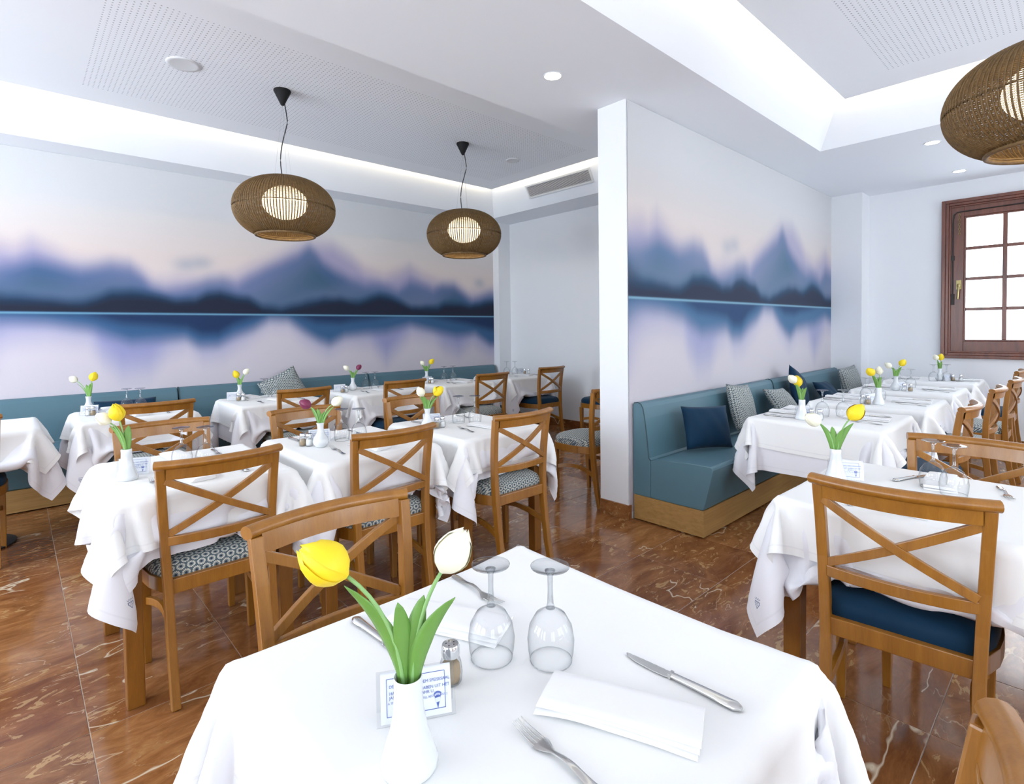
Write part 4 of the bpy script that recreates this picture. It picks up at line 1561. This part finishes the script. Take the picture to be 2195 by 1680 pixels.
# tulips
def tulip(x, y, z0, dx, hh, col, lb, seed, scale=1.0, droop=False):
    """x,y: vase axis, z0: mouth height; dx,hh: head offset along the picture's left-right direction and height"""
    rng = random.Random(seed)
    t = thing('tulip', lb, 'flower', (x, y, z0), 0, 'artificial tulips in the vases')
    ex, ey = .7332, -.68
    bx, by = .005 * (1 if dx > 0 else -1) * ex, .005 * (1 if dx > 0 else -1) * ey
    base = Vector((bx, by, -.035))
    dep = rng.uniform(-.012, .012)
    head = Vector((ex * dx + ey * -dep, ey * dx + ex * dep, hh - .026))
    ctrl = Vector((bx * 1.5, by * 1.5, hh * .5))
    pts = []
    for i in range(10):
        q = i / 9
        pts.append((1 - q) ** 2 * base + 2 * q * (1 - q) * ctrl + q * q * head)
    MB().tube(pts, .0027, 7, up=(1, 0, 0)).build('stem', 'stem_green', t, smooth=True)
    ax = (pts[-1] - pts[-2]).normalized()
    if dx < -.03:
        ax = (ax + Vector((-ex, -ey, 0)) * .25).normalized()
    rotq = Vector((0, 0, 1)).rotation_difference(ax)
    petmat = {'yellow': 'petal_yellow', 'white': 'petal_white', 'purple': 'petal_purple'}[col]
    S = .0250 * scale
    for kk in range(6):
        a0 = kk * PI / 3 + seed
        inner = kk % 2
        mb = MB()
        nu, nv_ = 7, 9
        vs, fs = [], []
        open_ = .10 if droop and kk == 1 else 0
        for i in range(nv_):
            q = i / (nv_ - 1)
            rad = S * float(np.interp(q, [0, .08, .2, .38, .55, .75, .9, 1], [.10, .52, .82, 1.0, .97, .74, .44, .16])) * (.94 if inner else 1.0)
            if i == 0:
                rad = .003
            zz = S * 2.65 * q * (.97 if inner else 1.0)
            halfw = float(np.interp(q, [0, .1, .4, .7, .88, 1], [.5, .75, .86, .84, .66, .12]))
            if open_:
                rad += S * .9 * q * q
                zz -= S * .8 * q * q
            for j in range(nu):
                b = -1 + 2 * j / (nu - 1)
                ang = a0 + b * halfw * .92
                rr_ = rad * (1 + .035 * b * b)
                tipdrop = -.10 * S * b * b * (q > .85) * 1.5
                vs.append(Vector((rr_ * math.cos(ang), rr_ * math.sin(ang), zz + tipdrop)))
        for i in range(nv_ - 1):
            for j in range(nu - 1):
                fs.append((i * nu + j, i * nu + j + 1, (i + 1) * nu + j + 1, (i + 1) * nu + j))
        vs = [rotq @ v_ + head for v_ in vs]
        mb.add(vs, fs).build('petal', petmat, t, smooth=True)
    bud = [rotq @ Vector((r_ * S * math.cos(a) , r_ * S * math.sin(a), z_ * S * 2.65)) + head for a in np.linspace(0, 2 * PI, 13)[:-1] for r_, z_ in ((.05, .02), (.55, .12), (.86, .38), (.82, .58), (.55, .80), (.22, .93), (.02, .95))]
    MB().add(bud, [(i * 7 + k_, ((i + 1) % 12) * 7 + k_, ((i + 1) % 12) * 7 + k_ + 1, i * 7 + k_ + 1) for i in range(12) for k_ in range(6)]).build('bud', petmat, t, smooth=True)
    # leaves
    nl = 2
    for kk in range(nl):
        side = -1 if dx < 0 else 1
        lean = (dx * (1.0 if kk == 0 else -.25)) + rng.uniform(-.01, .01) + side * (.012 if kk == 0 else -.004)
        hgt = hh * (.74 if kk == 0 else .62) + rng.uniform(-.008, .008)
        dep2 = rng.uniform(-.014, .014)
        tip = Vector((ex * lean + .68 * dep2, ey * lean + .73 * dep2, max(hgt, .05)))
        ctl = Vector((ex * lean * .15, ey * lean * .15, tip.z * .55))
        b0 = Vector((ex * .005 * side * (1 - 2 * kk), ey * .007 * side * (1 - 2 * kk), -.03))
        tw = rng.uniform(-.5, .5) + (.3 if kk else -.2)
        sd = Vector((ex * math.cos(tw) + .68 * math.sin(tw), ey * math.cos(tw) + .73 * math.sin(tw), 0))
        nrm = Vector((-sd.y, sd.x, 0))
        n = 12
        vs, fs = [], []
        for i in range(n + 1):
            q = i / n
            p = (1 - q) ** 2 * b0 + 2 * q * (1 - q) * ctl + q * q * tip
            wd = .0128 * scale * float(np.interp(q, [0, .2, .45, .7, .9, 1], [.34, .72, 1, .86, .48, .03]))
            if i == n:
                wd = .0004
            for b in (-1, -.5, 0, .5, 1):
                vs.append(p + sd * (b * wd) + nrm * (.0065 * scale * (b * b) * (1 - q)) + nrm * .0)
        for i in range(n):
            for j in range(4):
                fs.append((i * 5 + j, i * 5 + j + 1, (i + 1) * 5 + j + 1, (i + 1) * 5 + j))
        o = MB().add(vs, fs).build('leaf', 'leaf_green', t, smooth=True)
        md = o.modifiers.new('thick', 'SOLIDIFY')
        md.thickness = .0008
    return t


def glass(x, y, lb, s=1.0):
    t = thing('wine_glass', lb, 'glass', (x, y, TOPZ + .0006), random.uniform(0, 6), 'upturned wine glasses')
    for nm, me in (('bowl', g_bowl), ('rim', g_rim), ('stem', g_stem), ('foot', g_foot)):
        link(nm, me, t)
    t.scale = (s, s, s)
    return t


def shaker(x, y, kind, lb):
    t = thing(kind + '_shaker', lb, 'shaker', (x, y, TOPZ + .0006), 0, kind + ' shakers')
    link('body', s_body, t)
    link('contents', s_fill[kind], t)
    l_ = link('lid', s_lid, t)
    link('holes', s_holes, l_)
    return t


def knife(x, y, deg, lb):
    t = thing('knife', lb, 'cutlery', (x, y, TOPZ), R(deg), 'steel table knives')
    link('blade', blade, t)
    link('handle', handle, t)


def fork(x, y, deg, lb, flip=False):
    t = thing('fork', lb, 'cutlery', (x, y, TOPZ), R(deg), 'steel table forks')
    link('handle', fork_body, t)
    for me in tm:
        link('tine', me, t)


def napkin(x, y, deg, lb, k=0):
    o = link('napkin', NAP[k], None, (x, y, TOPZ), (0, 0, R(deg)))
    tag(o, lb, 'napkin', 'folded white napkins')


ITEMS = {
    'front': dict(vase=[0.373, 0.615, 'cone'], card=[0.432, 0.690, -28], pepper=[0.516, 0.716], salt=[0.462, 0.742], g=[[0.609, 0.720], [0.679, 0.641]],
                  nap=[[.652, .478, -66], [.615, .860, -62]], knife=[[.789, .448, 92], [.492, .912, -88]], fork=[[.525, .48, 88], [.742, .925, -94]],
                  tul=[(-.075, .165, 'yellow'), (.045, .160, 'white')]),
    'L1': dict(vase=[0.318, 2.63, 'cone'], card=[0.350, 2.70, -20], g=[[0.531, 2.735], [0.612, 2.675]],
               nap=[[.52, 2.50, 3], [.545, 2.90, 0]], knife=[[.70, 2.50, 92], [.385, 2.90, -88]], fork=[[.385, 2.47, 88], [.71, 2.90, -92]],
               tul=[(-.055, .132, 'white'), (-.018, .140, 'yellow')]),
    'L2': dict(vase=[1.125, 2.648, 'bulb'], card=[1.165, 2.76, -25], pepper=[1.070, 2.74], salt=[1.092, 2.712], g=[[1.277, 2.73], [1.348, 2.675]],
               nap=[[1.30, 2.47, 3], [1.275, 2.90, 0]], knife=[[1.47, 2.50, 92], [1.10, 2.90, -88]], fork=[[1.145, 2.50, 84], [1.43, 2.88, -92]],
               tul=[(-.048, .105, 'purple'), (.058, .115, 'white')]),
    'L3': dict(vase=[1.775, 2.655, 'bulb'], card=[1.875, 2.76, -25], pepper=[1.833, 2.645], salt=[1.874, 2.645], g=[[2.038, 2.70], [2.119, 2.637]],
               nap=[[2.06, 2.46, 3], [2.02, 2.86, 0]], knife=[[2.22, 2.47, 92], [1.86, 2.86, -88]], fork=[[1.92, 2.48, 80], [2.20, 2.85, -92]],
               tul=[(-.022, .098, 'white'), (.042, .105, 'yellow', True)]),
    'N1': dict(vase=[0.395, 5.09, 'bulb'], card=[0.388, 4.955, -20], pepper=[0.403, 4.90], salt=[0.376, 4.91], g=[[0.620, 5.02], [0.700, 4.97]],
               nap=[[.64, 4.70, 0], [.53, 5.13, 0]], knife=[[.82, 4.70, 90], [.44, 5.12, -90]], fork=[[.50, 4.70, 88], [.80, 5.12, -90]],
               tul=[(-.080, .140, 'white'), (.028, .140, 'yellow')]),
    'N2': dict(vase=[1.455, 5.13, 'bulb'], card=[1.385, 5.06, -20], pepper=[1.397, 4.965], salt=[1.427, 4.935], g=[[1.645, 5.07], [1.725, 5.02]],
               nap=[[1.64, 4.72, 0], [1.55, 5.14, 0]], knife=[[1.83, 4.72, 90], [1.46, 5.02, -90]], fork=[[1.50, 4.74, 88], [1.86, 5.12, -90]],
               tul=[(-.015, .085, 'yellow'), (.042, .118, 'white')]),
    'N3': dict(vase=[2.450, 4.97, 'bulb'], card=[2.305, 4.955, -20], pepper=[2.278, 4.835], salt=[2.320, 4.845], g=[[2.607, 5.0], [2.69, 4.965]],
               nap=[[2.62, 4.70, 0], [2.52, 5.10, 0]], knife=[[2.80, 4.70, 90], [2.44, 5.10, -90]], fork=[[2.45, 4.72, 88], [2.78, 5.10, -90]],
               tul=[(-.035, .105, 'white'), (.045, .110, 'purple')]),
    'N4': dict(vase=[3.395, 5.08, 'bulb'], card=[3.342, 4.99, -20], pepper=[3.334, 4.925], salt=[3.352, 4.905], g=[[3.627, 5.07], [3.725, 5.03]],
               nap=[[3.64, 4.74, 0], [3.53, 5.13, 0]], knife=[[3.83, 4.74, 90], [3.47, 5.13, -90]], fork=[[3.50, 4.76, 88], [3.82, 5.13, -90]],
               tul=[(-.030, .095, 'white'), (.036, .108, 'yellow')]),
    'N5': dict(card=[4.86, 5.10, -20], pepper=[4.88, 5.02], salt=[4.91, 4.98], g=[[4.66, 5.13], [4.75, 5.07]],
               nap=[[4.66, 4.82, 0]], knife=[[4.86, 4.82, 90]], fork=[[4.50, 4.84, 88]]),
    'R1': dict(vase=[2.235, 0.640, 'cone'], card=[2.300, 0.625, -62], g=[[2.395, 0.376], [2.340, 0.310]],
               nap=[[2.09, .36, -4], [2.46, .36, 5]], knife=[[2.05, .20, 175], [2.475, .455, -22]], fork=[[2.06, .53, 5], [2.47, .19, 195]],
               tul=[(-.058, .120, 'white'), (.045, .135, 'yellow')]),
    'R2': dict(vase=[3.585, 1.215, 'cone'], card=[3.665, 1.235, -25], pepper=[3.620, 1.172], salt=[3.632, 1.128], g=[[3.796, 1.165], [3.881, 1.070]],
               nap=[[3.83, .93, 0], [3.78, 1.36, 0]], knife=[[3.99, .93, 95], [3.60, 1.36, -90]], fork=[[3.70, .91, 80], [3.95, 1.36, -90]],
               tul=[(-.035, .130, 'white'), (-.012, .105, 'yellow')]),
    'R3': dict(vase=[4.620, 1.045, 'cone'], card=[4.672, 1.10, -25], pepper=[4.570, 1.10], salt=[4.600, 1.140], g=[[4.890, 1.19], [4.960, 1.115]],
               nap=[[4.88, .90, 0], [4.84, 1.34, 0]], knife=[[5.06, .90, 92], [4.68, 1.34, -90]], fork=[[4.74, .88, 84], [5.02, 1.34, -90]],
               tul=[(-.042, .120, 'yellow'), (.012, .118, 'white')]),
    'R4': dict(vase=[5.712, 1.165, 'bulb'], card=[5.77, 1.135, -25], pepper=[5.69, 1.055], salt=[5.690, 1.100], g=[[5.985, 1.19], [6.06, 1.12]],
               nap=[[5.96, .90, 0], [5.92, 1.34, 0]], knife=[[6.14, .90, 92], [5.76, 1.34, -90]], fork=[[5.80, .90, 84], [6.10, 1.34, -90]],
               tul=[(-.032, .102, 'white'), (.042, .118, 'yellow')]),
    'R5': dict(vase=[6.96, 1.045, 'bulb'], card=[6.97, .98, -25], pepper=[7.00, .945], salt=[7.02, .885], g=[[6.89, 1.085], [6.96, .99]],
               nap=[[7.06, .86, 0], [7.02, 1.34, 0]], knife=[[7.26, .88, 92], [6.86, 1.34, -90]], fork=[[6.88, .86, 84], [7.20, 1.34, -90]],
               tul=[(-.030, .115, 'white'), (.014, .108, 'yellow')]),
}
SIDE = {  # how the two places of a table are told apart
    'R1': ('at the big navy seat chair', 'at the facing chair'),
}
sd = 0
for k, it in ITEMS.items():
    W_ = WHERE[k]
    if k in ('N1', 'N2', 'N3', 'N4', 'N5'):
        s0, s1 = 'chair side', 'bench side'
    elif k in ('R2', 'R3', 'R4', 'R5'):
        s0, s1 = 'chair side', 'bench side'
    elif k == 'R1':
        s0, s1 = 'near side', 'far side'
    else:
        s0, s1 = 'near side', 'far side'
    if 'vase' in it:
        x, y, kd = it['vase']
        shp = 'conical' if kd == 'cone' else 'bulbous'
        o = link('vase', VM[kd], None, (x, y, TOPZ - .002))
        tag(o, 'small %s white porcelain vase ' % shp + W_, 'vase', 'white bud vases')
        o['label'] = 'small %s white porcelain vase ' % shp + W_
        for q in it['tul']:
            dx, hh, col = q[:3]
            sd += 1
            tulip(x, y, TOPZ + .124, dx, hh, col, '%s tulip in the vase ' % col + W_, sd, 1.13 if col == 'yellow' else 1.0, len(q) > 3)
    if 'card' in it:
        x, y, a = it['card']
        card(x, y, R(a), 'white printed card in clear stand ' + W_)
    for kind in ('pepper', 'salt'):
        if kind in it:
            x, y = it[kind]
            shaker(x, y, kind, 'glass %s shaker with chrome lid ' % kind + W_)
    for i, (x, y) in enumerate(it['g']):
        glass(x, y, 'upturned wine glass, %s of the pair ' % ('right' if i else 'left') + W_)
    for i, (x, y, a) in enumerate(it['nap']):
        napkin(x, y, a if abs(a) > 50 else (a - 84 if k != 'R1' else a), 'folded white napkin, %s, ' % (s1 if i else s0) + W_, i)
    for i, (x, y, a) in enumerate(it['knife']):
        knife(x, y, a, 'steel knife, %s, ' % (s1 if i else s0) + W_)
    for i, (x, y, a) in enumerate(it['fork']):
        fork(x, y, a, 'steel fork, %s, ' % (s1 if i else s0) + W_)
